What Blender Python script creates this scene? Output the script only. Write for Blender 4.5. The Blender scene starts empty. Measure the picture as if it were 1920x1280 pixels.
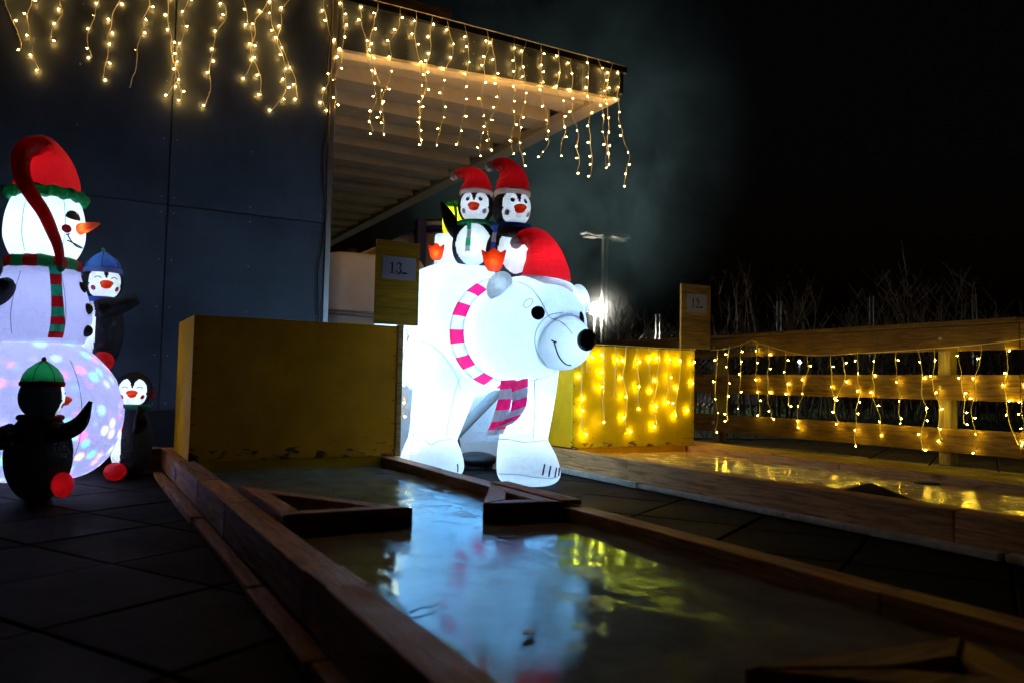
import bpy, bmesh, math, random
from mathutils import Vector, Matrix, noise
from mathutils.bvhtree import BVHTree

# ------------------------------------------------------------------ camera, world, exposure
scene = bpy.context.scene
COL = scene.collection
YAW, PITCH, ROLL = math.radians(28.843), math.radians(3.075), math.radians(1.2285)
CAM = Vector((0, 0, 0.62))
fwd = Vector((math.sin(YAW) * math.cos(PITCH), math.cos(YAW) * math.cos(PITCH), math.sin(PITCH)))
rgt0 = Vector((math.cos(YAW), -math.sin(YAW), 0))
up0 = rgt0.cross(fwd)
rgt = math.cos(ROLL) * rgt0 + math.sin(ROLL) * up0
upv = -math.sin(ROLL) * rgt0 + math.cos(ROLL) * up0
cd = bpy.data.cameras.new('camera')
cam = bpy.data.objects.new('camera', cd)
COL.objects.link(cam)
m3 = Matrix((rgt, upv, -fwd)).transposed()
cam.matrix_world = Matrix.Translation(CAM) @ m3.to_4x4()
cd.lens = 27.73
cd.sensor_width = 36
cd.clip_start = 0.02
cd.clip_end = 800
cd.dof.use_dof = True
cd.dof.focus_distance = 4.9
cd.dof.aperture_fstop = 2.8
scene.camera = cam

world = bpy.data.worlds.new('World')
scene.world = world
world.use_nodes = True
wn = world.node_tree
bg = wn.nodes['Background']
sky = wn.nodes.new('ShaderNodeTexSky')
sky.sky_type = 'NISHITA'
sky.sun_disc = False
sky.sun_elevation = math.radians(-3)
sky.sun_rotation = math.radians(200)
wn.links.new(sky.outputs[0], bg.inputs[0])
bg.inputs[1].default_value = 0.02

scene.view_settings.view_transform = 'Standard'
scene.view_settings.look = 'None'
scene.view_settings.exposure = 0.0
scene.view_settings.gamma = 1.0
scene.view_settings.use_curve_mapping = False
scene.render.engine = 'CYCLES'
cy = scene.cycles
cy.use_denoising = True
cy.denoiser = 'OPENIMAGEDENOISE'
cy.max_bounces = 8
cy.diffuse_bounces = 5
cy.glossy_bounces = 4
cy.transmission_bounces = 6
cy.volume_bounces = 0
cy.sample_clamp_indirect = 5
cy.caustics_reflective = False
cy.caustics_refractive = False
cy.use_light_tree = True
cy.volume_step_rate = 2.0
cy.volume_max_steps = 64

# ------------------------------------------------------------------ helpers
def W2(u, d):
    """camera-aligned ground frame (u to the right, d away) -> world x, y"""
    return (u * math.cos(YAW) + d * math.sin(YAW), -u * math.sin(YAW) + d * math.cos(YAW))

def tag(o, label=None, cat=None, group=None, kind=None):
    if label: o['label'] = label
    if cat: o['category'] = cat
    if group: o['group'] = group
    if kind: o['kind'] = kind
    return o

def empty(name, loc=(0, 0, 0), rz=0.0):
    o = bpy.data.objects.new(name, None)
    o.empty_display_size = 0.1
    COL.objects.link(o)
    o.location = loc
    o.rotation_euler = (0, 0, rz)
    return o

def thing(name, label, cat, loc=(0, 0, 0), rz=0.0, group=None):
    return tag(empty(name, loc, rz), label, cat, group)

def link(name, me, parent=None, loc=None, rot=None):
    o = bpy.data.objects.new(name, me)
    COL.objects.link(o)
    if parent: o.parent = parent
    if loc is not None: o.location = loc
    if rot is not None: o.rotation_euler = rot
    return o

def mesh(name, VF, mats, parent=None, loc=None, rot=None, smooth=True, fm=None):
    V, F = VF
    me = bpy.data.meshes.new(name)
    me.from_pydata([tuple(v) for v in V], [], F)
    if not isinstance(mats, (list, tuple)): mats = [mats]
    for m in mats: me.materials.append(m)
    if fm:
        me.polygons.foreach_set('material_index', fm)
    if smooth:
        me.polygons.foreach_set('use_smooth', [True] * len(me.polygons))
    me.update()
    return link(name, me, parent, loc, rot)

def join(*VFs):
    V, F = [], []
    for v, f in VFs:
        n = len(V)
        V += list(v)
        F += [tuple(i + n for i in q) for q in f]
    return V, F

def ellipsoid(c, r, nu=32, nv=20, rot=None):
    V, F = [], []
    c = Vector(c)
    M = rot if rot is not None else Matrix.Identity(3)
    V.append(c + M @ Vector((0, 0, r[2])))
    for j in range(1, nv):
        t = math.pi * j / nv
        for i in range(nu):
            a = 2 * math.pi * i / nu
            V.append(c + M @ Vector((r[0] * math.sin(t) * math.cos(a), r[1] * math.sin(t) * math.sin(a), r[2] * math.cos(t))))
    V.append(c + M @ Vector((0, 0, -r[2])))
    for i in range(nu):
        F.append((0, 1 + i, 1 + (i + 1) % nu))
    for j in range(nv - 2):
        for i in range(nu):
            a = 1 + j * nu + i; b = 1 + j * nu + (i + 1) % nu
            F.append((a, a + nu, b + nu, b))
    L = len(V) - 1; s = 1 + (nv - 2) * nu
    for i in range(nu):
        F.append((L, s + (i + 1) % nu, s + i))
    return V, F

def frames(path):
    P = [Vector(p) for p in path]
    T = []
    for i in range(len(P)):
        a = P[max(i - 1, 0)]; b = P[min(i + 1, len(P) - 1)]
        t = (b - a)
        T.append(t.normalized() if t.length > 1e-9 else Vector((0, 0, 1)))
    n = T[0].orthogonal().normalized()
    out = []
    for p, t in zip(P, T):
        n = (n - t * n.dot(t))
        n = n.normalized() if n.length > 1e-6 else t.orthogonal().normalized()
        out.append((p, t, n, t.cross(n)))
    return out

def tube(path, radii, n=8, cap=True, flat=1.0, nref=None):
    """swept tube; radii per point (number or list); flat squashes the second axis"""
    if not isinstance(radii, (list, tuple)): radii = [radii] * len(path)
    V, F = [], []
    fr = frames(path)
    for (p, t, a, b), r in zip(fr, radii):
        if nref is not None:
            a = Vector(nref); a = (a - t * a.dot(t)).normalized(); b = t.cross(a)
        for i in range(n):
            w = 2 * math.pi * i / n
            V.append(p + a * (r * math.cos(w)) + b * (r * flat * math.sin(w)))
    for j in range(len(fr) - 1):
        for i in range(n):
            q = j * n + i; k = j * n + (i + 1) % n
            F.append((q, k, k + n, q + n))
    if cap:
        F.append(tuple(reversed(range(n))))
        F.append(tuple((len(fr) - 1) * n + i for i in range(n)))
    return V, F

def smooth_path(pts, k=6):
    """Catmull-Rom through pts"""
    P = [Vector(p) for p in pts]
    Q = [P[0] * 2 - P[1]] + P + [P[-1] * 2 - P[-2]]
    out = []
    for i in range(1, len(Q) - 2):
        for s in range(k):
            t = s / k
            a, b, c, d = Q[i - 1], Q[i], Q[i + 1], Q[i + 2]
            out.append(0.5 * ((2 * b) + (c - a) * t + (2 * a - 5 * b + 4 * c - d) * t * t + (3 * b - a - 3 * c + d) * t ** 3))
    out.append(P[-1])
    return out

def smooth_vals(vals, k=6):
    return [v.x for v in smooth_path([Vector((v, 0, 0)) for v in vals], k)]

def box(name, x0, x1, y0, y1, z0, z1, m, parent=None, bevel=0.004, jig=0.0, rot=None):
    bm = bmesh.new()
    bmesh.ops.create_cube(bm, size=1)
    c = Vector(((x0 + x1) / 2, (y0 + y1) / 2, (z0 + z1) / 2))
    bmesh.ops.scale(bm, vec=(x1 - x0, y1 - y0, z1 - z0), verts=bm.verts)
    if jig:
        for v in bm.verts:
            v.co += Vector((random.uniform(-jig, jig), random.uniform(-jig, jig), random.uniform(-jig, jig)))
    if bevel:
        bmesh.ops.bevel(bm, geom=list(bm.edges), offset=bevel, segments=2, affect='EDGES', profile=0.6)
    me = bpy.data.meshes.new(name)
    bm.to_mesh(me); bm.free()
    me.materials.append(m)
    return link(name, me, parent, c, rot)

def bar(name, a, b, w, h, m, parent=None, bevel=0.004, up=(0, 0, 1)):
    """box timber from a to b (centre line), w across, h high"""
    a, b = Vector(a), Vector(b)
    d = (b - a); L = d.length; x = d.normalized(); z = Vector(up); y = z.cross(x).normalized(); z = x.cross(y)
    bm = bmesh.new(); bmesh.ops.create_cube(bm, size=1)
    bmesh.ops.scale(bm, vec=(L, w, h), verts=bm.verts)
    if bevel: bmesh.ops.bevel(bm, geom=list(bm.edges), offset=bevel, segments=2, affect='EDGES')
    me = bpy.data.meshes.new(name); bm.to_mesh(me); bm.free(); me.materials.append(m)
    o = link(name, me, parent)
    o.matrix_local = Matrix.Translation((a + b) / 2) @ Matrix((x, y, z)).transposed().to_4x4()
    return o

def prism(name, poly, z0, z1, m, parent=None, loc=None, bevel=0.0, rot=None):
    bm = bmesh.new()
    vs = [bm.verts.new((p[0], p[1], z0)) for p in poly]
    f = bm.faces.new(vs)
    r = bmesh.ops.extrude_face_region(bm, geom=[f])
    for v in r['geom']:
        if isinstance(v, bmesh.types.BMVert): v.co.z = z1
    bmesh.ops.recalc_face_normals(bm, faces=bm.faces)
    if bevel: bmesh.ops.bevel(bm, geom=list(bm.edges), offset=bevel, segments=3, affect='EDGES')
    me = bpy.data.meshes.new(name); bm.to_mesh(me); bm.free()
    me.materials.append(m)
    return link(name, me, parent, loc, rot)

def union_mesh(name, VFs, voxel, smooth_it=6, fac=0.5):
    """one continuous skin round several overlapping closed shapes"""
    V, F = join(*VFs)
    me = bpy.data.meshes.new(name + '_raw'); me.from_pydata([tuple(v) for v in V], [], F)
    bm = bmesh.new(); bm.from_mesh(me); bmesh.ops.recalc_face_normals(bm, faces=bm.faces); bm.to_mesh(me); bm.free()
    o = bpy.data.objects.new(name + '_raw', me); COL.objects.link(o)
    r = o.modifiers.new('r', 'REMESH'); r.mode = 'VOXEL'; r.voxel_size = voxel; r.use_smooth_shade = True
    s = o.modifiers.new('s', 'SMOOTH'); s.iterations = smooth_it; s.factor = fac
    dg = bpy.context.evaluated_depsgraph_get()
    out = bpy.data.meshes.new_from_object(o.evaluated_get(dg))
    bpy.data.objects.remove(o); bpy.data.meshes.remove(me)
    out.name = name
    out.polygons.foreach_set('use_smooth', [True] * len(out.polygons))
    return out

def bvh_of(me):
    return BVHTree.FromPolygons([v.co.copy() for v in me.vertices], [tuple(p.vertices) for p in me.polygons])

def bvh_vf(VF):
    return BVHTree.FromPolygons([Vector(v) for v in VF[0]], VF[1])

def snap(bvh, p, off=0.002):
    h = bvh.find_nearest(Vector(p))
    return h[0] + h[1] * off, h[1]

def snap_line(name, bvh, pts, r, m, parent, k=6, off=0.001, loc=None, n=6):
    P = [snap(bvh, q, off)[0] for q in smooth_path(pts, k)]
    return mesh(name, tube(P, r, n), m, parent, loc)

def decal(name, bvh, c, outline, m, parent, off=0.003, towards=None, rings=5, thick=0.004):
    """a flat patch sewn on the skin: outline in the tangent plane (x right, y up), each point dropped to the surface"""
    p, nrm = snap(bvh, c, 0)
    if nrm.dot(CENTER_HINT - p) > 0: nrm = -nrm
    nn = Vector(towards).normalized() if towards is not None else nrm
    x = Vector((0, 0, 1)).cross(nn).normalized(); y = nn.cross(x)
    V, F = [], []
    N = len(outline)
    def drop(q):
        h = bvh.ray_cast(q + nn * 0.3, -nn)
        if h[0] is None:
            h = bvh.find_nearest(q)
        return h[0] + nn * off
    V.append(drop(p))
    for r in range(1, rings + 1):
        for ox, oy in outline:
            V.append(drop(p + x * ox * r / rings + y * oy * r / rings))
    for i in range(N):
        F.append((0, 1 + i, 1 + (i + 1) % N))
    for r in range(rings - 1):
        for i in range(N):
            a = 1 + r * N + i; b = 1 + r * N + (i + 1) % N
            F.append((a, a + N, b + N, b))
    return mesh(name, (V, F), m, parent)
CENTER_HINT = Vector((0, 0, 0))

def circle(rx, ry=None, n=24):
    ry = ry or rx
    return [(rx * math.cos(2 * math.pi * i / n), ry * math.sin(2 * math.pi * i / n)) for i in range(n)]

def lamp(name, loc, power, color, radius, parent):
    l = bpy.data.lights.new(name, 'POINT')
    l.energy = power; l.color = color; l.shadow_soft_size = radius
    o = bpy.data.objects.new(name, l); COL.objects.link(o); o.parent = parent; o.location = loc
    return o

# ------------------------------------------------------------------ materials
class N:
    def __init__(s, name):
        s.m = bpy.data.materials.new(name); s.m.use_nodes = True
        s.t = s.m.node_tree; s.t.nodes.clear()
        s.out = s.t.nodes.new('ShaderNodeOutputMaterial')
    def a(s, typ, ins=None, **kw):
        n = s.t.nodes.new('ShaderNode' + typ)
        for k, v in kw.items(): setattr(n, k, v)
        for k, v in (ins or {}).items():
            if isinstance(v, bpy.types.NodeSocket): s.t.links.new(v, n.inputs[k])
            else: n.inputs[k].default_value = v
        return n
    def coord(s, scale=(1, 1, 1), kind='Object', rot=(0, 0, 0)):
        c = s.a('TexCoord')
        if kind == 'rand':      # object space shifted by a random amount per object
            oi = s.a('ObjectInfo')
            ml = s.a('VectorMath', {0: (17.3, 9.1, 23.7)}, operation='SCALE'); s.t.links.new(oi.outputs['Random'], ml.inputs['Scale'])
            ad = s.a('VectorMath', {0: c.outputs['Object'], 1: ml.outputs[0]}, operation='ADD')
            src = ad.outputs[0]
        else: src = c.outputs[kind]
        return s.a('Mapping', {'Vector': src, 'Scale': scale, 'Rotation': rot}).outputs[0]
    def noise(s, vec, scale, detail=4, rough=0.55, dist=0.0):
        return s.a('TexNoise', {'Vector': vec, 'Scale': scale, 'Detail': detail, 'Roughness': rough, 'Distortion': dist}).outputs[0]
    def ramp(s, fac, stops):
        r = s.a('ValToRGB', {'Fac': fac}); e = r.color_ramp.elements
        while len(e) < len(stops): e.new(0.5)
        for el, (p, c) in zip(e, stops):
            el.position = p; el.color = (*c, 1) if not isinstance(c, (int, float)) else (c, c, c, 1)
        return r.outputs[0]
    def bump(s, h, strength, dist=0.01, normal=None):
        i = {'Height': h, 'Strength': strength, 'Distance': dist}
        if normal is not None: i['Normal'] = normal
        return s.a('Bump', i).outputs[0]
    def mix(s, fac, a, b, blend='MIX'):
        n = s.a('Mix', data_type='RGBA', blend_type=blend)
        for k, v in ((0, fac), (6, a), (7, b)):
            if isinstance(v, bpy.types.NodeSocket): s.t.links.new(v, n.inputs[k])
            else: n.inputs[k].default_value = v if k == 0 else (*v[:3], 1)
        return n.outputs[2]
    def math(s, op, a, b=0.5):
        return s.a('Math', {0: a, 1: b}, operation=op).outputs[0]
    def surf(s, sh):
        s.t.links.new(sh, s.out.inputs['Surface']); return s.m
    def principled(s, color, rough, normal=None, **kw):
        ins = {'Base Color': color if isinstance(color, bpy.types.NodeSocket) else (*color, 1), 'Roughness': rough}
        if normal is not None: ins['Normal'] = normal
        ins.update(kw)
        return s.surf(s.a('BsdfPrincipled', ins).outputs[0])

def fabric(name, color, trans=0.5, wr=0.5):
    """thin ripstop nylon that lets light through, gathered into fine creases"""
    s = N(name)
    v = s.coord((9, 9, 5))
    h1 = s.noise(v, 2.2, 5, 0.6, 1.2)
    h2 = s.noise(s.coord((60, 60, 14)), 1.0, 2, 0.5, 0.6)
    h3 = s.noise(s.coord((3, 3, 22)), 1.6, 3, 0.6, 1.5)
    b = s.bump(s.math('ADD', s.math('ADD', h1, s.math('MULTIPLY', h2, 0.3)), s.math('MULTIPLY', h3, 0.6)), wr, 0.03)
    c = s.mix(s.ramp(h1, [(0.35, 0), (0.7, 1)]), tuple(x * 0.93 for x in color), color)
    d = s.a('BsdfDiffuse', {'Color': c, 'Normal': b})
    t = s.a('BsdfTranslucent', {'Color': c, 'Normal': b})
    mx = s.a('MixShader', {0: trans, 1: d.outputs[0], 2: t.outputs[0]})
    g = s.a('BsdfGlossy', {'Color': (1, 1, 1, 1), 'Roughness': 0.45, 'Normal': b})
    mx2 = s.a('MixShader', {0: 0.03, 1: mx.outputs[0], 2: g.outputs[0]})
    return s.surf(mx2.outputs[0])

def opaque_fabric(name, color):
    s = N(name)
    h = s.noise(s.coord((12, 12, 6)), 2.5, 5, 0.6, 1.0)
    return s.principled(color, 0.55, s.bump(h, 0.5, 0.02), **{'Specular IOR Level': 0.3})

def wood(name, dark, light, axis='Y', rough=0.6, worn=0.5, wet=0.0):
    s = N(name)
    st = {'X': (0.7, 9, 9), 'Y': (9, 0.7, 9), 'Z': (9, 9, 0.7)}[axis]
    v = s.coord(st, 'rand')
    warp = s.noise(v, 0.6, 3, 0.5)
    g = s.noise(v, 3.0, 7, 0.68, 2.2)
    st2 = {'X': (2, 4, 4), 'Y': (4, 2, 4), 'Z': (4, 4, 2)}[axis]
    kn = s.a('TexVoronoi', {'Vector': s.coord(st2, 'rand'), 'Scale': 0.9}).outputs[0]
    knot = s.ramp(kn, [(0.0, 1.0), (0.05, 0.8), (0.13, 0)])
    big = s.noise(s.coord((1.5, 1.5, 1.5), 'rand'), 1.6, 5, 0.6)
    c = s.mix(s.ramp(g, [(0.36, 0), (0.6, 1)]), tuple(x * 0.7 for x in dark), light)
    c = s.mix(s.ramp(big, [(0.42, 0), (0.75, worn)]), c, tuple(x * 0.45 for x in dark))
    c = s.mix(knot, c, tuple(x * 0.28 for x in dark))
    crack = s.ramp(s.noise(s.coord({'X': (0.5, 26, 26), 'Y': (26, 0.5, 26), 'Z': (26, 26, 0.5)}[axis], 'rand'), 1.2, 3, 0.5), [(0.27, 1), (0.31, 0)])
    c = s.mix(crack, c, tuple(x * 0.2 for x in dark))
    oi = s.a('ObjectInfo')
    c = s.mix(s.math('MULTIPLY', oi.outputs['Random'], 0.35), c, tuple(x * 0.55 for x in dark))
    h = s.math('SUBTRACT', s.math('ADD', g, s.math('MULTIPLY', warp, 0.4)), crack)
    return s.principled(c, s.ramp(big, [(0.3, rough + 0.15), (0.7, rough - 0.2)]), s.bump(h, 0.8, 0.006), **{'Specular IOR Level': 0.12 + wet * .3})

def painted(name, paint, under, zchip=-.39, zfade=-.22, amount=0.2):
    """yellow painted board, chipped along the lower edge (object z in metres)"""
    s = N(name)
    tc = s.a('TexCoord').outputs['Object']
    z = s.a('SeparateXYZ', {0: tc}).outputs['Z']
    oi = s.a('ObjectInfo').outputs['Random']
    near = s.a('MapRange', {'Value': z, 'From Min': zchip, 'From Max': zfade, 'To Min': amount, 'To Max': 0.0}).outputs[0]
    n1 = s.noise(s.coord((5, 5, 11)), 2.2, 7, 0.62, 0.4)
    chip = s.ramp(s.math('ADD', n1, near), [(0.725, 0), (0.74, 1)])
    fine = s.noise(s.coord((2, 2, 30)), 2, 4, 0.6)
    blot = s.noise(tc, 3.0, 5, 0.6)
    run = s.noise(s.coord((7, 7, 5)), 2.4, 2, 0.4, 2.5)
    c = s.mix(s.ramp(blot, [(0.3, 0), (0.7, 0.9)]), paint, tuple(x * 0.62 for x in paint))
    wood_c = s.mix(fine, under, tuple(x * 2.2 for x in under))
    c = s.mix(chip, c, wood_c)
    h = s.math('SUBTRACT', s.math('ADD', s.math('MULTIPLY', fine, 0.25), s.math('MULTIPLY', s.ramp(run, [(0.48, 0), (0.5, 1), (0.52, 0)]), 0.5)), chip)
    return s.principled(c, s.ramp(chip, [(0, 0.42), (1, 0.85)]), s.bump(h, 0.5, 0.003), **{'Specular IOR Level': 0.15})

def ice_mat(name, tint, rk=1.0, bk=1.0, th=0.0, refl_tint=(0.45, 0.82, 1.0)):
    s = N(name)
    tc = s.coord((1, 1, 1))
    big = s.noise(tc, 1.7, 6, 0.6, 0.6)
    mid = s.noise(tc, 7.0, 6, 0.62, 0.3)
    fine = s.noise(tc, 55.0, 4, 0.65)
    speck = s.noise(tc, 190.0, 2, 0.5)
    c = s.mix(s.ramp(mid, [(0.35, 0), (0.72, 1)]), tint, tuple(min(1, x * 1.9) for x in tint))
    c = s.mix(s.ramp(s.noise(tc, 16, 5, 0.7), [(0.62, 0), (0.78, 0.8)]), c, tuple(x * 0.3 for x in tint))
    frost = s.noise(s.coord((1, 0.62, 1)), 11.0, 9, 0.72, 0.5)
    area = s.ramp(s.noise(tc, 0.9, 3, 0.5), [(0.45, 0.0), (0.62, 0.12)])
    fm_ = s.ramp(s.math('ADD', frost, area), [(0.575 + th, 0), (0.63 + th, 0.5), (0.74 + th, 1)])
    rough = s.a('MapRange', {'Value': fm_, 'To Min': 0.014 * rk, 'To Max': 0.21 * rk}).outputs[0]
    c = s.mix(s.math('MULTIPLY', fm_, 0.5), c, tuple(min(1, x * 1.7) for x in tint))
    micro = s.math('MULTIPLY', s.math('ADD', s.math('MULTIPLY', fine, 0.55), s.math('MULTIPLY', speck, 0.16)), s.math('ADD', fm_, 0.16))
    h = s.math('ADD', s.math('MULTIPLY', big, 0.16), s.math('ADD', s.math('MULTIPLY', mid, 0.13), micro))
    b = s.bump(h, 0.13 * bk, 0.03)
    di = s.a('BsdfDiffuse', {'Color': c, 'Normal': b})
    gl_ = s.a('BsdfGlossy', {'Color': (*refl_tint, 1), 'Roughness': rough, 'Normal': b})      # reflection tint; the default puts the bear's blue glow into the colour
    fr = s.a('Fresnel', {'IOR': 1.37, 'Normal': b})
    return s.surf(s.a('MixShader', {0: fr.outputs[0], 1: di.outputs[0], 2: gl_.outputs[0]}).outputs[0])

def emis(name, color, strength):
    s = N(name)
    return s.surf(s.a('Emission', {'Color': (*color, 1), 'Strength': strength}).outputs[0])

def plain(name, color, rough=0.5, metal=0.0, nscale=8.0, nb=0.15, var=0.25, spec=0.4):
    s = N(name)
    n = s.noise(s.coord((1, 1, 1)), nscale, 5, 0.6)
    c = s.mix(s.ramp(n, [(0.3, 0), (0.75, 1)]), tuple(x * (1 - var) for x in color), color)
    return s.principled(c, rough, s.bump(n, nb, 0.004), Metallic=metal, **{'Specular IOR Level': spec})

def panel_mat():
    s = N('cement_panel')
    v = s.coord((1, 1, 1), 'rand')
    a = s.noise(v, 1.3, 5, 0.6); b = s.noise(v, 40, 4, 0.6)
    st = s.noise(s.coord((7, 7, 0.5), 'rand'), 2.0, 4, 0.6)
    c = s.mix(s.ramp(a, [(0.3, 0), (0.7, 1)]), (0.036, 0.049, 0.062), (0.074, 0.096, 0.118))
    c = s.mix(s.ramp(st, [(0.5, 0), (0.75, 0.35)]), c, (0.045, 0.045, 0.045))
    return s.principled(c, 0.42, s.bump(b, 0.12, 0.003), **{'Specular IOR Level': 0.2})

def concrete(name, c0, c1, sc=30, rough=0.75):
    s = N(name)
    v = s.coord((1, 1, 1), 'rand')
    n = s.noise(v, sc, 6, 0.7); g = s.noise(v, sc * 7, 3, 0.6); b = s.noise(v, 2.0, 4, 0.6)
    c = s.mix(s.ramp(n, [(0.3, 0), (0.7, 1)]), c0, c1)
    c = s.mix(s.ramp(g, [(0.6, 0), (0.72, 0.7)]), c, tuple(x * 2.6 for x in c1))
    c = s.mix(s.ramp(b, [(0.45, 0), (0.75, 0.6)]), c, tuple(x * 0.5 for x in c0))
    return s.principled(c, s.ramp(b, [(0.3, rough), (0.7, rough - 0.3)]), s.bump(s.math('ADD', n, s.math('MULTIPLY', g, 0.6)), 0.6, 0.006), **{'Specular IOR Level': 0.05})

WHITE = fabric('white_nylon', (0.86, 0.88, 0.9), 0.5)
WHITE_DIM = fabric('white_nylon_thick', (0.8, 0.82, 0.84), 0.35)
SNOW = fabric('snowman_nylon', (0.84, 0.84, 0.9), 0.5)
RED = fabric('red_nylon', (0.6, 0.008, 0.014), 0.55)
PINK = fabric('pink_nylon', (0.9, 0.01, 0.11), 0.55)
GREEN = fabric('green_nylon', (0.02, 0.42, 0.17), 0.55)
BLUE = fabric('blue_nylon', (0.06, 0.2, 0.75), 0.5)
PALE_BLUE = fabric('pale_blue_nylon', (0.35, 0.5, 0.95), 0.5)
ORANGE = fabric('orange_nylon', (0.85, 0.13, 0.01), 0.45)
CORAL = fabric('coral_nylon', (0.78, 0.07, 0.01), 0.45)
YELLOWN = fabric('yellow_nylon', (0.72, 0.75, 0.02), 0.5)
GREY_NYLON = fabric('grey_nylon', (0.45, 0.47, 0.47), 0.2)
BLACK = fabric('black_nylon', (0.007, 0.009, 0.013), 0.06, 0.6)
SEAM = plain('seam_thread', (0.4, 0.52, 0.62), 0.8)
ROSE = plain('rose_print', (0.72, 0.02, 0.12), 0.8)
LILAC = plain('lilac_print', (0.75, 0.45, 0.8), 0.8)
INK = plain('black_print', (0.006, 0.006, 0.008), 0.6)
DOT = plain('white_print', (0.8, 0.8, 0.8), 0.6)
EYE = plain('dark_print', (0.004, 0.012, 0.018), 0.5)
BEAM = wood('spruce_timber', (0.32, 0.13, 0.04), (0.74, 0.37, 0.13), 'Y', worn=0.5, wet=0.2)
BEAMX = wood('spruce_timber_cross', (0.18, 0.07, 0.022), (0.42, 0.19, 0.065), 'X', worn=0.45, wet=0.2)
PLANK = wood('fence_plank', (0.15, 0.085, 0.02), (0.32, 0.195, 0.05), 'Y', worn=0.55)
POSTW = wood('fence_post', (0.22, 0.17, 0.09), (0.36, 0.3, 0.17), 'Z')
SIGNW = wood('varnished_board', (0.42, 0.25, 0.06), (0.6, 0.4, 0.1), 'X', worn=0.2)
PALLET = wood('pallet_board', (0.4, 0.27, 0.22), (0.55, 0.4, 0.33), 'X')
RAILW = wood('varnished_rail', (0.6, 0.32, 0.015), (0.8, 0.46, 0.02), 'Y', worn=0.3)
FOAM = plain('insulation_strip', (0.6, 0.56, 0.45), 0.85, nscale=14, nb=0.8, var=0.5)
YPAINT = painted('yellow_paint', (0.95, 0.41, 0.005), (0.1, 0.05, 0.02))
YPAINT12 = painted('yellow_paint_worn', (0.8, 0.6, 0.006), (0.13, 0.06, 0.02))
YSIDE = plain('yellow_paint_side', (0.9, 0.44, 0.006), 0.5, nscale=5, spec=0.06)
YBOARD = wood('yellow_stained_board', (0.5, 0.27, 0.01), (0.68, 0.39, 0.014), 'X', worn=0.25)
ICE1 = ice_mat('rink_ice', (0.22, 0.21, 0.165), 1.0, 0.62, 0.005)
ICE2 = ice_mat('rink_ice_far', (0.5, 0.37, 0.15), 2.0, 1.8, -0.03, (1.0, 0.96, 0.85))  # golden glow of the string lights put into the ice colour
PAPER = plain('laminated_paper', (0.62, 0.66, 0.72), 0.35, nscale=4, var=0.15)
PANEL = panel_mat()
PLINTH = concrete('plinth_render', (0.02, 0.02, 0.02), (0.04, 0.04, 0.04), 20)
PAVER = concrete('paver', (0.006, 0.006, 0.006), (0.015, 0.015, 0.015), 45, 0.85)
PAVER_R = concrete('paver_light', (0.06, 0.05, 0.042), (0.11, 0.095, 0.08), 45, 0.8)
GROUND = concrete('bedding', (0.015, 0.015, 0.014), (0.025, 0.024, 0.023), 30, 0.9)
SOFFIT = plain('soffit_paint', (0.72, 0.66, 0.55), 0.7, nscale=3)
FASCIA = panel_mat()
CAP = plain('dark_flashing', (0.03, 0.032, 0.035), 0.4, 0.5)
ALU = plain('aluminium_trim', (0.4, 0.4, 0.4), 0.4, 0.8)
STEEL = plain('galvanised_steel', (0.42, 0.43, 0.43), 0.42, 0.85, nscale=20)
WIRE = plain('clear_flex', (0.85, 0.78, 0.6), 0.3)
CABLE = plain('black_cable', (0.01, 0.01, 0.01), 0.5)
PLASTIC_W = plain('tank_plastic', (0.62, 0.6, 0.56), 0.5, nscale=2)
PLASTIC_K = plain('black_plastic', (0.012, 0.012, 0.013), 0.4)
BLUE_STEEL = plain('blue_lacquer', (0.012, 0.03, 0.2), 0.4)
RUBBER = plain('black_rubber', (0.01, 0.01, 0.011), 0.6)
TEAL_INK = plain('stencil_paint', (0.004, 0.03, 0.035), 0.7)
LED_WARM = emis('led_warm', (1.0, 0.51, 0.11), 265)
LED_GOLD = emis('led_gold', (1.0, 0.67, 0.04), 300)
FLOOD = emis('flood_lens', (1.0, 0.93, 0.78), 1200)
BARK = plain('bare_bark', (0.15, 0.11, 0.08), 0.85, nscale=12)
LEAF = plain('withered_leaf', (0.2, 0.12, 0.05), 0.8)
GRASS = plain('lawn', (0.035, 0.075, 0.012), 0.9, nscale=25, var=0.5)
BANNER_R = plain('red_banner', (0.5, 0.02, 0.015), 0.6)
BANNER_B = plain('blue_banner', (0.03, 0.08, 0.4), 0.6)
BANNER_W = plain('white_board', (0.6, 0.6, 0.58), 0.6)
TEAL = plain('teal_board', (0.05, 0.4, 0.35), 0.6)

# ------------------------------------------------------------------ ground
random.seed(3)
V = [(-60, -20, -0.03), (160, -20, -0.03), (160, 160, -0.03), (-60, 160, -0.03)]
ground = tag(mesh('ground', (V, [(0, 1, 2, 3)]), GROUND, smooth=False), 'dark bedding under the paving slabs', kind='structure')

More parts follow.
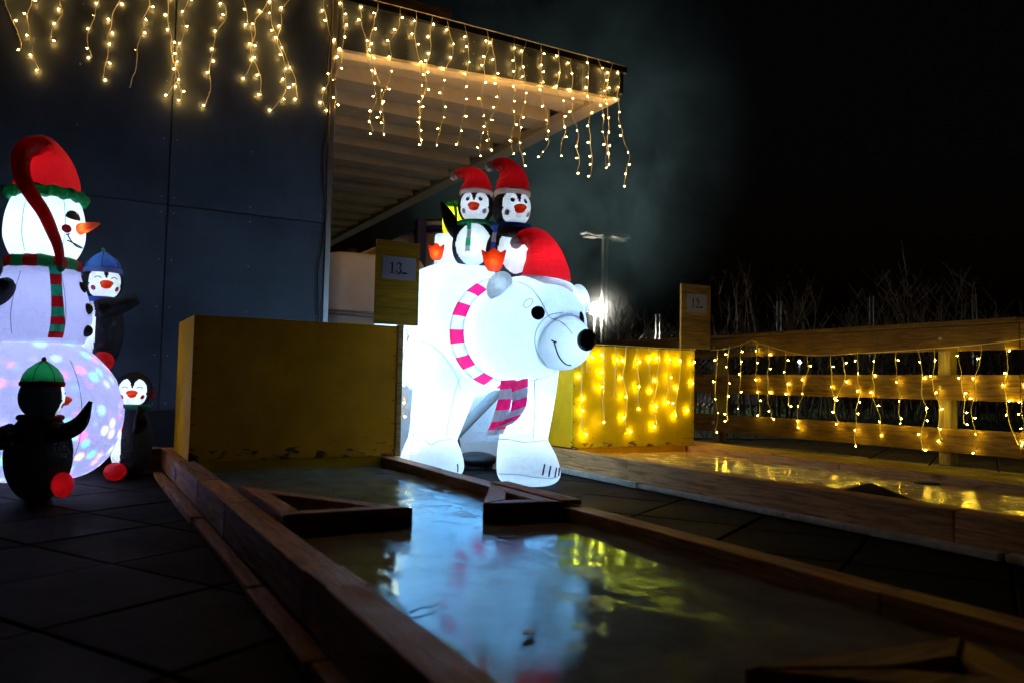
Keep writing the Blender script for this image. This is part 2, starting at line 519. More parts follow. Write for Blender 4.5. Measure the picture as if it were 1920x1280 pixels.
def paver_mesh(nm, m):
    bm = bmesh.new(); bmesh.ops.create_cube(bm, size=1)
    bmesh.ops.scale(bm, vec=(0.502, 0.502, 0.05), verts=bm.verts)
    bmesh.ops.bevel(bm, geom=[e for e in bm.edges if all(v.co.z > 0 for v in e.verts)], offset=0.005, segments=1, affect='EDGES')
    me = bpy.data.meshes.new(nm); bm.to_mesh(me); bm.free(); me.materials.append(m); return me
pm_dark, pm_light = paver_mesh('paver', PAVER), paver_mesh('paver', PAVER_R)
ang = math.radians(30)
ax, ay = Vector((math.cos(ang), math.sin(ang))), Vector((-math.sin(ang), math.cos(ang)))
def in_grass(x, y):
    e = [(5.9, 8.3), (6.71, 7.39), (7.6, 7.02), (8.26, 6.6), (8.75, 4.75), (9.0, 1.0)]
    for (x0, y0), (x1, y1) in zip(e, e[1:]):
        if (x1 - x0) * (y - y0) - (y1 - y0) * (x - x0) > 0 and y1 <= y <= y0: return True
    return y > 8.3 and x > 5.5
for i in range(-6, 30):
    for j in range(-8, 20):
        c = ax * (0.31 + 0.511 * i) + ay * (0.19 + 0.511 * j)
        x, y = c
        left = -1.3 < x < 0.75 and 0.4 < y < 6.75
        gap = 1.5 < x < 3.3 and 0.9 < y < 7.2
        right = 4.5 < x < 9.2 and 2.0 < y < 8.4 and x / max(y, .1) < 2.2 and not in_grass(x, y)
        if left or gap or right:
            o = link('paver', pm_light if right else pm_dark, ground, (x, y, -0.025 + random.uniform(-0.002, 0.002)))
            o.rotation_euler = (random.uniform(-.004, .004), random.uniform(-.004, .004), ang + random.uniform(-.004, .004))
gl = [(5.9, 8.3), (6.71, 7.39), (7.6, 7.02), (8.26, 6.6), (8.75, 4.75), (9.0, 1.0), (90, -8), (120, 100), (5.9, 100)]
lawn = prism('lawn', gl, -0.03, 0.012, GRASS)
tag(lawn, 'green lawn strip beyond the plank fence', kind='structure')
V, F = [], []
while len(F) < 16000:
    y = random.uniform(2, 20); x = random.uniform(6.3, 24)
    if not in_grass(x, min(y, 99)) and not x > 9.0: continue
    a = random.uniform(0, 6.28); h = random.uniform(.03, .075); w = .006 + .0006 * x
    dx, dy = math.cos(a) * w, math.sin(a) * w
    n = len(V)
    V += [(x - dx, y - dy, .008), (x + dx, y + dy, .008), (x + random.uniform(-.03, .03), y + random.uniform(-.03, .03), h)]
    F.append((n, n + 1, n + 2))
tag(mesh('grass', (V, F), GRASS, smooth=False), 'short grass blades of the lawn behind the fence', 'grass', kind='stuff')

# ------------------------------------------------------------------ building with canopy
WY = 6.6
bld = thing('pavilion_building', 'grey panel clad building with a canopy roof behind the inflatables', 'building', (0.6, WY, 0))
def bpart(name, x0, x1, y0, y1, z0, z1, m, bevel=0.003, parent=None):
    o = box(name, x0, x1, y0, y1, z0, z1, m, None, bevel)
    o.parent = bld; o.location -= Vector((0.6, WY, 0))
    if parent:
        o.location -= parent.location; o.parent = parent
    return o
bpart('core', -4.0, 1.80, WY + .05, WY + 4.0, 0.0, 3.86, CAP, 0)
bpart('plinth', -4.0, 1.78, WY + .02, WY + .05, 0.0, 0.352, PLINTH, 0)
jx = [-3.27, -1.99, -0.714, 0.562, 1.797]
for a, b in zip(jx, jx[1:]):
    for z0, z1 in ((0.356, 1.946), (1.946, 3.89)):
        p = bpart('wall_panel', a + .005, b - .005, WY, WY + .03, z0 + .005, z1 - .005, PANEL, 0.002)
        if b < -0.8: continue
        sc = []
        for rx in (a + .045, (a + b) / 2, b - .045):
            for k in range(5):
                rz = z0 + .06 + k * (z1 - z0 - .12) / 4
                sc.append(ellipsoid((rx, WY - .0005, rz), (.0055, .003, .0055), 8, 5))
        r = mesh('rivets', join(*sc), STEEL, p)
        r['kind'] = 'stuff'
        r.location = -(p.location + Vector((0.6, WY, 0)))
bpart('corner_trim', 1.800, 1.845, WY - .012, WY + .05, 0.0, 3.9, ALU, 0.003)
bpart('return_wall', 1.80, 1.83, WY + .052, WY + 4.0, 0.0, 3.86, PANEL, 0)
# canopy: fascia panels taper towards the free corner
def zf(x): return 3.482 + (x - 1.838) * (3.632 - 3.482) / (4.80 - 1.838)
fx = [1.848, 3.102, 4.373, 4.862]
for a, b in zip(fx, fx[1:]):
    a2, b2 = a + .003, b - .003
    V = [(a2, 0, zf(a2)), (b2, 0, zf(b2)), (b2, 0, 3.9), (a2, 0, 3.9)]
    V += [(x, .03, z) for x, y, z in V]
    o = mesh('fascia_panel', ([(x - .6, y, z) for x, y, z in V], [(0, 1, 2, 3), (7, 6, 5, 4), (0, 4, 5, 1), (1, 5, 6, 2), (2, 6, 7, 3), (3, 7, 4, 0)]), FASCIA, bld, smooth=False)
    sc = []
    for rx in (a2 + .05, (a2 + b2) / 2, b2 - .05):
        for rz in (3.84, (3.84 + zf(rx) + .06) / 2, zf(rx) + .06):
            sc.append(ellipsoid((rx - .6, -.0005, rz), (.006, .003, .006), 8, 5))
    r = mesh('rivets', join(*sc), STEEL, o); r['kind'] = 'stuff'
bpart('roof_edge', -4.0, 4.93, WY - .035, WY + .03, 3.903, 3.963, CAP, 0.004)
bpart('roof_edge', 4.868, 4.93, WY + .03, WY + 11, 3.70, 3.963, CAP, 0.004)
bpart('roof_deck', 1.80, 4.866, WY + .031, WY + 11, 3.86, 3.95, CAP, 0)
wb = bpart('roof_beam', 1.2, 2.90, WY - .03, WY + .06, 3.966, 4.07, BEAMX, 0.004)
# soffit trim strip under the fascia
V = []
for x in (1.85, 4.86):
    for y, dz in ((.002, -.002), (.14, -.002), (.14, -.03), (.002, -.03)):
        V.append((x - .6, y, zf(x) + dz))
mesh('soffit_trim', (V, [(0, 1, 2, 3), (7, 6, 5, 4), (0, 4, 5, 1), (1, 5, 6, 2), (2, 6, 7, 3), (3, 7, 4, 0)]), SOFFIT, bld, smooth=False)
bpart('soffit_edge', 4.66, 4.866, WY + .142, WY + 11, 3.605, 3.70, SOFFIT, 0.003)
bpart('soffit_board', 1.83, 4.86, WY + .142, WY + 11, 3.80, 3.855, SOFFIT, 0)
y = WY + .30
while y < WY + 10.6:
    bpart('joist', 1.832, 4.62, y, y + .34, 3.615, 3.798, SOFFIT, 0.004)
    y += .70
# drooping supply cable on the corner
path = [(1.772 + .012 * math.sin(k * 1.7) - .02 * (k > 9), WY - .03 + .006 * math.sin(k * 2.3), 3.95 - .24 * k) for k in range(14)]
o = tag(mesh('supply_cable', tube(smooth_path(path, 4), .007, 6), CABLE), 'thin black supply cable running down the building corner', 'cable')

# things under the canopy
t = thing('water_tank', 'white plastic water tank with black cap behind the building corner', 'tank', (2.75, 8.4, 0))
V, F = [], []
prof = [(0.0, 0.0), (0.46, 0.0), (0.5, 0.04), (0.5, 1.88), (0.47, 1.935), (0.40, 1.955), (0.0, 1.965)]
def sq(r, a):
    c, s_ = math.cos(a), math.sin(a); k = (abs(c) ** 8 + abs(s_) ** 8) ** (-1 / 8); return (r * k * c * 1.1, r * k * s_)
for r, z in prof:
    for i in range(48): x, yy = sq(r, 2 * math.pi * i / 48); V.append((x, yy, z))
for j in range(len(prof) - 1):
    for i in range(48):
        a = j * 48 + i; b = j * 48 + (i + 1) % 48; F.append((a, b, b + 48, a + 48))
mesh('tank_body', (V, F), PLASTIC_W, t)
cap = mesh('screw_cap', tube([(-.27, -.3, 1.95), (-.27, -.3, 2.0)], .075, 24), PLASTIC_K, t, smooth=False)
for z in (1.29, 1.325):
    mesh('cage_rail', tube([(-.56, -.52, z), (.56, -.52, z)], .011, 8), STEEL, t)
for x in (-.57, .57):
    mesh('cage_post', tube([(x, -.52, 0), (x, -.52, 1.34)], .013, 8), STEEL, t)

t = thing('white_cabin', 'white cabin with a sloping roof edge under the canopy', 'cabin', (3.35, 10.3, 0))
prism('cabin_wall', [(-.25, 0), (.72, 0), (.72, 2.7), (-.25, 2.2)], -.9, 0, PANEL, t, rot=(math.pi / 2, 0, 0)).data.materials[0] = PLASTIC_W
bar('roof_edge', (-.27, -.02, 2.215), (.74, -.02, 2.725), .06, .03, ALU, t, .003)
t = thing('silo', 'white round silo held by a dark blue steel collar behind the penguins', 'silo', (4.3, 9.9, 0))
mesh('drum', tube([(0, 0, 0), (0, 0, 2.1), (0, 0, 2.62)], .3, 32), PLASTIC_W, t)
bpts = [(.34 * math.cos(a), .34 * math.sin(a), 2.66) for a in [2 * math.pi * i / 24 for i in range(25)]]
mesh('collar', tube(bpts, .045, 6, False), BLUE_STEEL, t)
box('post', -.5, -.38, -.4, -.3, 0, 2.73, BLUE_STEEL, t)
mesh('hood', tube([(0, 0, 2.70), (0, 0, 2.76), (0, 0, 2.78)], [.36, .36, .33], 32), PLASTIC_W, t)
mesh('rim', tube([(.37 * math.cos(a), .37 * math.sin(a), 2.77) for a in [2 * math.pi * i / 32 for i in range(33)]], .012, 6, False), PLASTIC_K, t)

# ------------------------------------------------------------------ golf lanes
random.seed(11)
def lane(name, label, x0, x1, yfar, ice_z, ice_m, cutsL, cutsR, wl, wr, ztop):
    t = thing(name, label, 'golf lane', ((x0 + x1) / 2, 0.2, 0))
    off = Vector(t.location)
    def put(o): o.parent = t; o.location -= off; return o
    for cuts, xa, xb in ((cutsL, x0 - wl, x0), (cutsR, x1, x1 + wr)):
        for a, b in zip(cuts, cuts[1:]):
            dx = random.uniform(-.004, .004); dz = random.uniform(-.004, .003)
            o = put(box('side_timber', xa + dx, xb + dx, b + .001, a - .001, .032, ztop + dz, BEAM, None, .006, .0025))
            o.rotation_euler.z = random.uniform(-.0015, .0015)
    # ice sheet: fine grid with a wavy frozen margin
    nx, ny = 40, 150
    V, F = [], []
    for j in range(ny + 1):
        y = 0.2 + (yfar - 0.2) * j / ny
        for i in range(nx + 1):
            x = x0 + .002 + (x1 - x0 - .004) * i / nx
            e = min(x - x0, x1 - x)
            z = ice_z + .006 * noise.noise(Vector((x * 2.2, y * 1.3, 1.7))) + .012 * max(0, 1 - e / .06) * noise.noise(Vector((x * 9, y * 5, 4)))
            V.append((x - off.x, y - off.y, z))
    for j in range(ny):
        for i in range(nx):
            a = j * (nx + 1) + i; F.append((a, a + 1, a + nx + 2, a + nx + 1))
    mesh('ice_sheet', (V, F), ice_m, t)
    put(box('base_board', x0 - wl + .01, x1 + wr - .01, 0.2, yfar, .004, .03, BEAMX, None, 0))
    return t, put
l1, put1 = lane('golf_lane', 'iced golf lane with timber sides and triangular obstacles in the foreground', .598, 1.645, 4.98, .112, ICE1,
                [5.62, 4.76, 3.826, 3.10, 1.935, 1.74, .2], [5.3, 3.9, 2.52, 1.2, .2], .098, .095, .16)
put1(box('end_timber', .30, .497, 5.50, 5.60, .03, .165, BEAMX, None, .005))
# rough battens under the left side
for a, b in ((5.35, 4.72), (4.70, 3.56), (3.54, 2.36), (2.34, 1.68), (1.66, .2)):
    r = random.uniform(0, .012)
    o = put1(box('batten', .452 - r, .4995, b, a, .0, .031 + random.uniform(-.003, .008), BEAM, None, .007, .004))
# steel joining plate with screws
pl = put1(box('joining_plate', .4935, .4975, 4.66, 4.86, .055, .125, STEEL, None, .001))
mesh('screws', join(*[ellipsoid((-.002, yy, zz), (.003, .006, .006), 8, 5) for yy in (-.08, -.03, .03, .08) for zz in (-.02, .02)]), STEEL, pl)['kind'] = 'stuff'

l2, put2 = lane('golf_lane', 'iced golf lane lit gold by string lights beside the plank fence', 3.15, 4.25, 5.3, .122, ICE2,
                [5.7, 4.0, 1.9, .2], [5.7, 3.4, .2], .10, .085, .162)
for a, b in ((5.7, 4.05), (4.03, 2.6), (2.58, 1.1), (1.08, .2)):
    put2(box('outer_rail', 4.36, 4.70, b, a, .03, .166, RAILW, None, .006, .002))
for a, b in ((5.0, 3.85), (3.83, 2.72), (2.70, 1.7), (1.68, .2)):
    r = random.uniform(0, .01)
    put2(box('insulation_strip', 3.0 - r, 3.049, b, a, .006, .036 + random.uniform(-.004, .006), FOAM, None, .008, .004))
V = []
#o = put2(mesh('hole', (lambda c: ([(4.13 + .062 * x, 2.72 + .062 * y, .1305) for x, y in c], [tuple(range(len(c)))]))(circle(1)), RUBBER, smooth=False)) if False else None
hole = mesh('golf_hole', tube([(0, 0, -.02), (0, 0, 0), (0, 0, .004)], [.066, .066, .062], 32), RUBBER, l2, (4.12 - l2.location.x, 2.72 - .2, .126))
wv = [(3.16, 2.60, .124), (3.62, 2.80, .124), (3.30, 2.16, .124), (3.42, 2.55, .178)]
rw = tag(mesh('rubber_ramp', (wv, [(0, 1, 3), (1, 2, 3), (2, 0, 3), (0, 2, 1)]), RUBBER, smooth=False), 'black rubber wedge ramp lying on the golden ice', 'ramp')

# triangular timber obstacles
def wedge(label, A, B, Cc, z0, z1, w):
    """closed timber triangle A-B-C (outer corners), timbers of width w inside it"""
    P = [Vector((*A, 0)), Vector((*B, 0)), Vector((*Cc, 0))]
    cen = (P[0] + P[1] + P[2]) / 3
    t = thing('triangle_obstacle', label, 'obstacle', (cen.x, cen.y, z0), group='timber obstacles on the ice')
    inn = []
    for i in range(3):
        p, q, r = P[i - 1], P[i], P[(i + 1) % 3]
        a = (p - q).normalized(); b = (r - q).normalized()
        half = math.acos(max(-1, min(1, a.dot(b)))) / 2
        inn.append(q + (a + b).normalized() * (w / math.sin(half)))
    for i in range(3):
        j = (i + 1) % 3
        poly = [P[i], P[j], inn[j], inn[i]]
        e = (P[j] - P[i]).normalized() * .0015
        poly = [poly[0] + e, poly[1] - e, poly[2] - e, poly[3] + e]
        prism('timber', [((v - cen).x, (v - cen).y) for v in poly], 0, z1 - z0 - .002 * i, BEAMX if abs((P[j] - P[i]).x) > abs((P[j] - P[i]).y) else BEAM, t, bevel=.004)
    return t
wedge('triangular timber obstacle on the ice beside the left rail', (.605, 3.42), (.61, 2.63), (1.067, 2.63), .106, .181, .07)
wedge('triangular timber obstacle on the ice below the polar bear', (1.642, 3.15), (1.33, 2.61), (1.642, 2.56), .106, .181, .075)
capt = put1(box('cap_timber', 1.646, 1.735, 2.565, 3.16, .162, .182, BEAM, None, .004))
wedge('dark timber obstacle in the nearest corner of the lane', (1.44, .88), (.945, .935), (1.30, .62), .106, .18, .075)

# ------------------------------------------------------------------ yellow boxes
def ybox(label, x0, x1, y0, y1, z0, z1, zice, m, side_m):
    t = thing('yellow_box', label, 'box', ((x0 + x1) / 2, (y0 + y1) / 2, z0), group='yellow painted boxes at the lane ends')
    off = Vector(t.location)
    def put(o): o.parent = t; o.location -= off; return o
    put(box('front_panel', x0, x1, y0, y0 + .018, z0, z1, m, None, .0025))
    put(box('side_panel', x0, x0 + .018, y0 + .0185, y1, z0, z1 - .001, side_m, None, .0025))
    put(box('side_panel', x1 - .018, x1, y0 + .0185, y1, z0, z1 - .001, side_m, None, .0025))
    put(box('back_panel', x0 + .019, x1 - .019, y1 - .018, y1, z0, z1 - .001, side_m, None, .0025))
    put(box('top_panel', x0 + .019, x1 - .019, y0 + .0185, y1 - .019, z1 - .02, z1 - .002, side_m, None, .002))
    put(box('kick_board', max(x0, x0 + .055), x1 - .08, y0 + .004, y0 + .02, zice, z0 - .002, side_m, None, .002))
    sc = [ellipsoid((xx - off.x, y0 - off.y, zz - off.z), (.005, .002, .005), 8, 5) for xx in (x0 + .015, x1 - .015) for zz in [z0 + .06 + k * (z1 - z0 - .1) / 5 for k in range(6)]]
    mesh('screws', join(*sc), CABLE, t)['kind'] = 'stuff'
    return t
def centre_z(o): return o
ybox('dark yellow box with chipped paint on the near lane under sign 13', .551, 1.722, 4.6, 5.33, .166, .96, .09, YPAINT, YSIDE)
ybox('glowing yellow box hung with string lights below sign 12', 3.155, 4.308, 4.8, 5.5, .168, .915, .1, YPAINT12, YSIDE)

# ------------------------------------------------------------------ number signs
def stroke(pts, ws):
    V, F = [], []
    for i, (x, y) in enumerate(pts):
        a = pts[max(i - 1, 0)]; b = pts[min(i + 1, len(pts) - 1)]
        dx, dy = b[0] - a[0], b[1] - a[1]; L = math.hypot(dx, dy) or 1
        w = ws[i] if isinstance(ws, (list, tuple)) else ws
        V += [(x - dy / L * w / 2, y + dx / L * w / 2), (x + dy / L * w / 2, y - dx / L * w / 2)]
    for i in range(len(pts) - 1):
        F.append((2 * i, 2 * i + 1, 2 * i + 3, 2 * i + 2))
    return V, F
def arc(cx, cy_, rx, ry, a0, a1, n=16):
    return [(cx + rx * math.cos(math.radians(a0 + (a1 - a0) * i / n)), cy_ + ry * math.sin(math.radians(a0 + (a1 - a0) * i / n))) for i in range(n + 1)]
def glyph(ch):
    if ch == '1':
        return join(stroke([(.28, .05), (.28, 1.0)], .14), stroke([(.08, .80), (.2, .86), (.3, .98)], [.05, .06, .06]), stroke([(.08, .025), (.48, .025)], .05))
    if ch == '2':
        top = arc(.27, .72, .2, .26, 165, -25)
        wt = [.05 + .1 * math.sin(math.pi * i / 16) ** 2 if i < 10 else .14 for i in range(17)]
        tail = [(.452, .61), (.36, .42), (.2, .24), (.07, .09)]
        return join(stroke(top, wt), stroke(tail, [.14, .1, .06, .05]), stroke([(.05, .06), (.3, .06), (.5, .06)], [.1, .12, .11]), stroke([(.5, .03), (.53, .2)], .04),
                    ([(.13 + .065 * x, .74 + .065 * y) for x, y in circle(1, n=12)], [tuple(range(12))]))
    if ch == '3':
        up = arc(.25, .75, .2, .23, 150, -80); lo = arc(.25, .28, .23, .26, 80, -155)
        return join(stroke(up, [.05 + .11 * math.sin(math.pi * i / 16) ** 2 for i in range(17)]), stroke(lo, [.05 + .12 * math.sin(math.pi * i / 16) ** 2 for i in range(17)]),
                    ([(.12 + .06 * x, .8 + .06 * y) for x, y in circle(1, n=12)], [tuple(range(12))]), ([(.09 + .07 * x, .2 + .07 * y) for x, y in circle(1, n=12)], [tuple(range(12))]))
    if ch == '.':
        return ([(.12 + .085 * x, .075 + .085 * y) for x, y in circle(1, n=14)], [tuple(range(14))])
def number_sign(text, label, x0, x1, y, z0, z1, px0, px1, pz0, pz1, m, post, boards):
    t = thing('number_sign', label, 'sign', ((x0 + x1) / 2, y, z0), group='number signs')
    off = Vector(t.location)
    zb = [z0 + (z1 - z0) * k / boards for k in range(boards + 1)]
    for a, b in zip(zb, zb[1:]):
        o = box('board', x0, x1, y, y + .022, a + .0006, b - .0006, m, None, .002); o.parent = t; o.location -= off
    if post:
        o = box('post', post[0], post[1], y + .0225, y + .06, post[2], z1 - .08, SIGNW, None, .003); o.parent = t; o.location -= off
    p = box('paper', px0, px1, y - .0025, y - .0008, pz0, pz1, PAPER, None, .0004); p.parent = t; p.location -= off
    h = (pz1 - pz0) * .5
    V, F = [], []
    cx = -.31 * (px1 - px0)
    for ch in text:
        gv, gf = glyph(ch); n = len(V)
        V += [(cx + h * gx, -.0024, -h * .5 + h * gy) for gx, gy in gv]
        F += [tuple(i + n for i in q) for q in gf]
        cx += h * (.62 if ch != '.' else .3)
    mesh('digits', (V, F), INK, p, smooth=False)
    V = [(cx + .02 * math.cos(a) - .006, -.0018, -h * .42 + .006 * math.sin(a)) for a in [i * 2 * math.pi / 16 for i in range(16)]]
    mesh('ink_smudge', (V, [tuple(range(16))]), BLUE_STEEL, p, smooth=False)
    return t
number_sign('13.', 'yellow board with paper reading 13 on the near box', 1.566, 1.848, 4.572, .966, 1.482, 1.606, 1.822, 1.245, 1.384, YBOARD, (1.728, 1.764, .165), 5)
number_sign('12.', 'wooden board with paper reading 12 on the far box', 4.144, 4.446, 4.772, .930, 1.44, 4.20, 4.405, 1.217, 1.362, SIGNW, None, 4)

# ------------------------------------------------------------------ plank fence
FX = 6.6
fence = thing('plank_fence', 'wooden plank fence with three broad boards and stencilled lettering', 'fence', (FX, 5.5, 0))
def fpart(name, x0, x1, y0, y1, z0, z1, m, bv=.005, jig=.002):
    o = box(name, x0, x1, y0, y1, z0, z1, m, None, bv, jig); o.parent = fence; o.location -= Vector((FX, 5.5, 0)); return o
seg = [10.2, 6.9 + .6, 3.56, .5]
for a, b in zip(seg, seg[1:]):
    for z0, z1 in ((.985, 1.198), (.566, .779), (.115, .322)):
        p = fpart('plank', FX, FX + .045, b + .003, a - .003, z0 + random.uniform(-.004, .004), z1 + random.uniform(-.004, .004), PLANK)
    fpart('top_rail', FX - .03, FX + .14, b + .002, a - .002, 1.203, 1.24, PLANK)
for yy in (9.9, 7.02, 4.22, 1.4):
    fpart('post', FX + .047, FX + .15, yy - .055, yy + .055, 0, 1.2, POSTW)
    for z in (1.1, .67, .22):
        b = mesh('bolt', tube([(0, 0, 0), (-.012, 0, 0)], [.02, .016], 12), STEEL, fence, (-.001, yy - 5.5, z))
fc = bpy.data.curves.new('lettering', 'FONT'); fc.body = 'www.ice-world.com'; fc.size = .135; fc.extrude = .0006; fc.offset = .003; fc.space_character = 1.04
fo = bpy.data.objects.new('lettering', fc); COL.objects.link(fo)
tm = bpy.data.meshes.new_from_object(fo.evaluated_get(bpy.context.evaluated_depsgraph_get())); bpy.data.objects.remove(fo)
tm.name = 'lettering'; tm.materials.clear(); tm.materials.append(TEAL_INK)
xs = [v.co.x for v in tm.vertices]; TW = max(xs) - min(xs)
lo = link('lettering', tm, fence)
# text runs towards -Y on a face looking along -X; its right end stands at y = 6.24
lo.matrix_local = Matrix.Translation((-.0035, 6.24 + TW - 5.5, 1.035)) @ Matrix(((0, 0, -1), (-1, 0, 0), (0, 1, 0))).to_4x4()

# ------------------------------------------------------------------ string lights
def bulb_mesh(nm, m):
    a = tube([(0, 0, 0), (.018, 0, 0)], [.002, .0035], 6)
    b = ellipsoid((.024, 0, 0), (.0075, .0043, .0043), 8, 5)
    V, F = join(a, b)
    me = bpy.data.meshes.new(nm); me.from_pydata([tuple(v) for v in V], [], F)
    me.materials.append(WIRE); me.materials.append(m)
    me.polygons.foreach_set('material_index', [0] * len(a[1]) + [1] * len(b[1]))
    me.polygons.foreach_set('use_smooth', [True] * len(F)); me.update()
    return me
bulb_warm, bulb_gold = bulb_mesh('bulb', LED_WARM), bulb_mesh('bulb', LED_GOLD)
def curtain(name, label, cable, drops, bme, rng, along, outw, step=.135, root=None, cat='string lights', first=.06, group='icicle light curtains', wob=1.0):
    """cable: points of the carrying flex; drops: (top, bottom) points; along: unit vector of the hanging line; outw: away from the wall"""
    along, outw = Vector(along), Vector(outw)
    base = Vector(cable[0])
    t = thing(name, label, cat, base, group=group)
    mesh('carrier_flex', tube([Vector(p) - base for p in smooth_path(cable, 5)], .0035, 6), WIRE, t)
    for top, bot in drops:
        top, bot = Vector(top), Vector(bot)
        L = (top - bot).length; n = max(4, int(L / .04))
        ph = rng.uniform(0, 6.28); amp = rng.uniform(.006, .016); wx = wy = 0.0; vx = vy = 0.0
        P = []
        for k in range(n + 1):
            f = k / n
            q = top.lerp(bot, f ** 1.15 if False else f)
            q = q + along * (amp * (math.sin(ph + f * L * 9) + .6 * math.sin(ph * 2 + f * L * 23)) * min(1, f * 3)) + outw * (.006 * math.sin(ph + f * L * 14))
            vx = vx * .75 + rng.uniform(-.011, .011); vy = vy * .75 + rng.uniform(-.005, .005)
            wx = (wx + vx) * .93; wy = max(-.022, min(.022, (wy + vy) * .9))
            P.append(q - top + along * (wx * wob) + outw * wy)
        d = mesh('light_drop', tube(P, .0029, 5), WIRE, t, top - base)
        s = first + rng.uniform(0, .05)
        ends = []
        while s < L - .05:
            ends.append(s); s += step * rng.uniform(.65, 1.35)
        for s in ends + [L]:
            f = min(1.0, s / L); k = f * n; i = min(int(k), n - 1)
            q = P[i].lerp(P[i + 1], k - i)
            b = link('bulb', bme, d, q)
            az = rng.choice((0, math.pi)) + rng.uniform(-.9, .9)
            x = (along * math.cos(az) + outw * (math.sin(az) * .9 - (1.1 if rng.random() < .5 else 0)) + Vector((0, 0, rng.uniform(-.7, .35)))).normalized()
            zz = x.orthogonal().normalized()
            b.rotation_euler = Matrix((x, zz.cross(x), zz)).transposed().to_euler()
    return t
A = [(-0.567, 3.27, -0.53, 2.949), (-0.391, 3.316, -0.41, 2.808), (-0.178, 3.371, -0.234, 3.045), (-0.013, 3.414, 0.031, 2.984), (0.164, 3.46, 0.18, 2.837), (0.353, 3.509, 0.327, 2.813), (0.488, 3.544, 0.526, 2.799), (0.657, 3.588, 0.662, 2.775), (0.818, 3.63, 0.784, 2.768), (1.058, 3.692, 1.187, 2.93), (1.225, 3.735, 1.191, 3.055), (1.332, 3.763, 1.41, 2.956), (1.489, 3.804, 1.345, 2.831), (1.709, 3.861, 1.769, 2.921), (1.862, 3.901, 1.855, 2.979), (2.041, 3.947, 2.157, 2.771), (2.183, 3.941, 2.259, 2.789), (2.397, 3.981, 2.24, 2.929), (2.551, 3.961, 2.602, 2.79), (2.709, 3.955, 2.712, 2.764), (2.858, 3.952, 2.848, 2.787), (3.022, 3.936, 2.977, 2.813), (3.274, 3.955, 3.264, 2.826), (3.354, 3.964, 3.299, 2.76), (3.564, 3.95, 3.598, 2.828), (3.714, 3.953, 3.665, 2.724), (3.872, 3.947, 3.866, 2.845), (4.064, 3.948, 4.099, 2.909), (4.236, 3.943, 4.248, 2.765), (4.425, 3.94, 4.507, 2.755), (4.551, 3.934, 4.664, 2.867), (4.746, 3.943, 4.805, 2.917), (4.844, 3.89, 4.864, 2.706)]
rng = random.Random(5)
YL = WY - .038
curtain('icicle_lights', 'warm icicle lights hanging along the building wall and canopy edge', [(-.75, YL, 3.968), (.6, YL, 3.972), (1.9, YL, 3.97), (2.9, YL, 3.972), (3.9, YL, 3.97), (4.9, YL, 3.968)],
        [((a, YL, 3.966), (c, YL + rng.uniform(-.012, .022), d)) for a, b, c, d in A], bulb_warm, rng, (1, 0, 0), (0, -1, 0), step=.125)
XL = FX - .035
Fd = [(6.308, 1.144, 6.188, 0.341), (6.139, 1.08, 6.113, 0.304), (5.918, 1.028, 5.938, 0.453), (5.639, 0.972, 5.664, 0.233), (5.343, 0.966, 5.293, 0.302), (5.199, 0.957, 5.157, 0.418), (5.019, 1.0, 4.963, 0.099), (4.834, 0.995, 4.825, 0.208), (4.635, 0.99, 4.633, 0.342), (4.42, 0.999, 4.446, 0.111), (4.245, 1.008, 4.222, 0.208), (4.039, 1.016, 4.032, 0.37), (3.854, 1.028, 3.837, 0.14), (3.655, 1.038, 3.603, 0.219), (3.46, 1.06, 3.45, .25), (3.28, 1.08, 3.3, .15)]
curtain('icicle_lights', 'golden icicle lights strung along the plank fence', [(XL, 6.40, 1.16), (XL, 6.139, 1.085), (XL, 5.64, .98), (XL, 5.0, .985), (XL, 4.4, 1.003), (XL, 3.85, 1.03), (XL, 3.2, 1.09)],
        [((XL, a, b), (XL + rng.uniform(-.01, .012), c, d)) for a, b, c, d in Fd], bulb_gold, rng, (0, 1, 0), (-1, 0, 0), step=.145)
def ln(t): return Vector((4.46 + (XL - 4.46) * t, 4.775 + (6.40 - 4.775) * t, .925 + (1.16 - .925) * t))
curtain('icicle_lights', 'three golden light drops hanging in the air beside sign 12', [ln(0), ln(.35) - Vector((0, 0, .02)), ln(.7) - Vector((0, 0, .02)), ln(1)],
        [(ln(t), (ln(t).x, ln(t).y, z)) for t, z in ((.12, .25), (.38, .33), (.68, .43))], bulb_gold, rng, (.79, .61, 0), (.61, -.79, 0), step=.145)
YB = 4.8 - .022
Bd = [(3.19 + .105 * k, 3.19 + .105 * k + rng.uniform(-.05, .03), (.27, .5, .36, .55, .29, .45, .6, .33, .5, .4, .45)[k]) for k in range(11)]
curtain('icicle_lights', 'golden icicle lights draped over the front of the far yellow box', [(3.17, YB, .921), (3.5, YB, .923), (3.9, YB, .921), (4.3, YB, .924)],
        [((a, YB, .92), (b, YB + rng.uniform(-.01, .006), z)) for a, b, z in Bd], bulb_gold, rng, (1, 0, 0), (0, -1, 0), step=.165, wob=.3)
curtain('icicle_lights', 'short light drops behind the sign 13 post', [(1.80, 4.70, .98), (1.86, 4.78, .93), (1.90, 4.86, .90)],
        [((1.83, 4.72, .95), (1.86, 4.72, .22)), ((1.88, 4.80, .92), (1.82, 4.80, .40))], bulb_warm, rng, (1, 0, 0), (0, -1, 0), step=.13)

# ------------------------------------------------------------------ inflatables
BEARC = (0.27, 0.58, 1.0)
def uroot(name, label, cat, u0, d0, z0=0.0, rz=0.0, group=None):
    x, y = W2(u0, d0)
    return thing(name, label, cat, (x, y, z0), -YAW + rz, group)

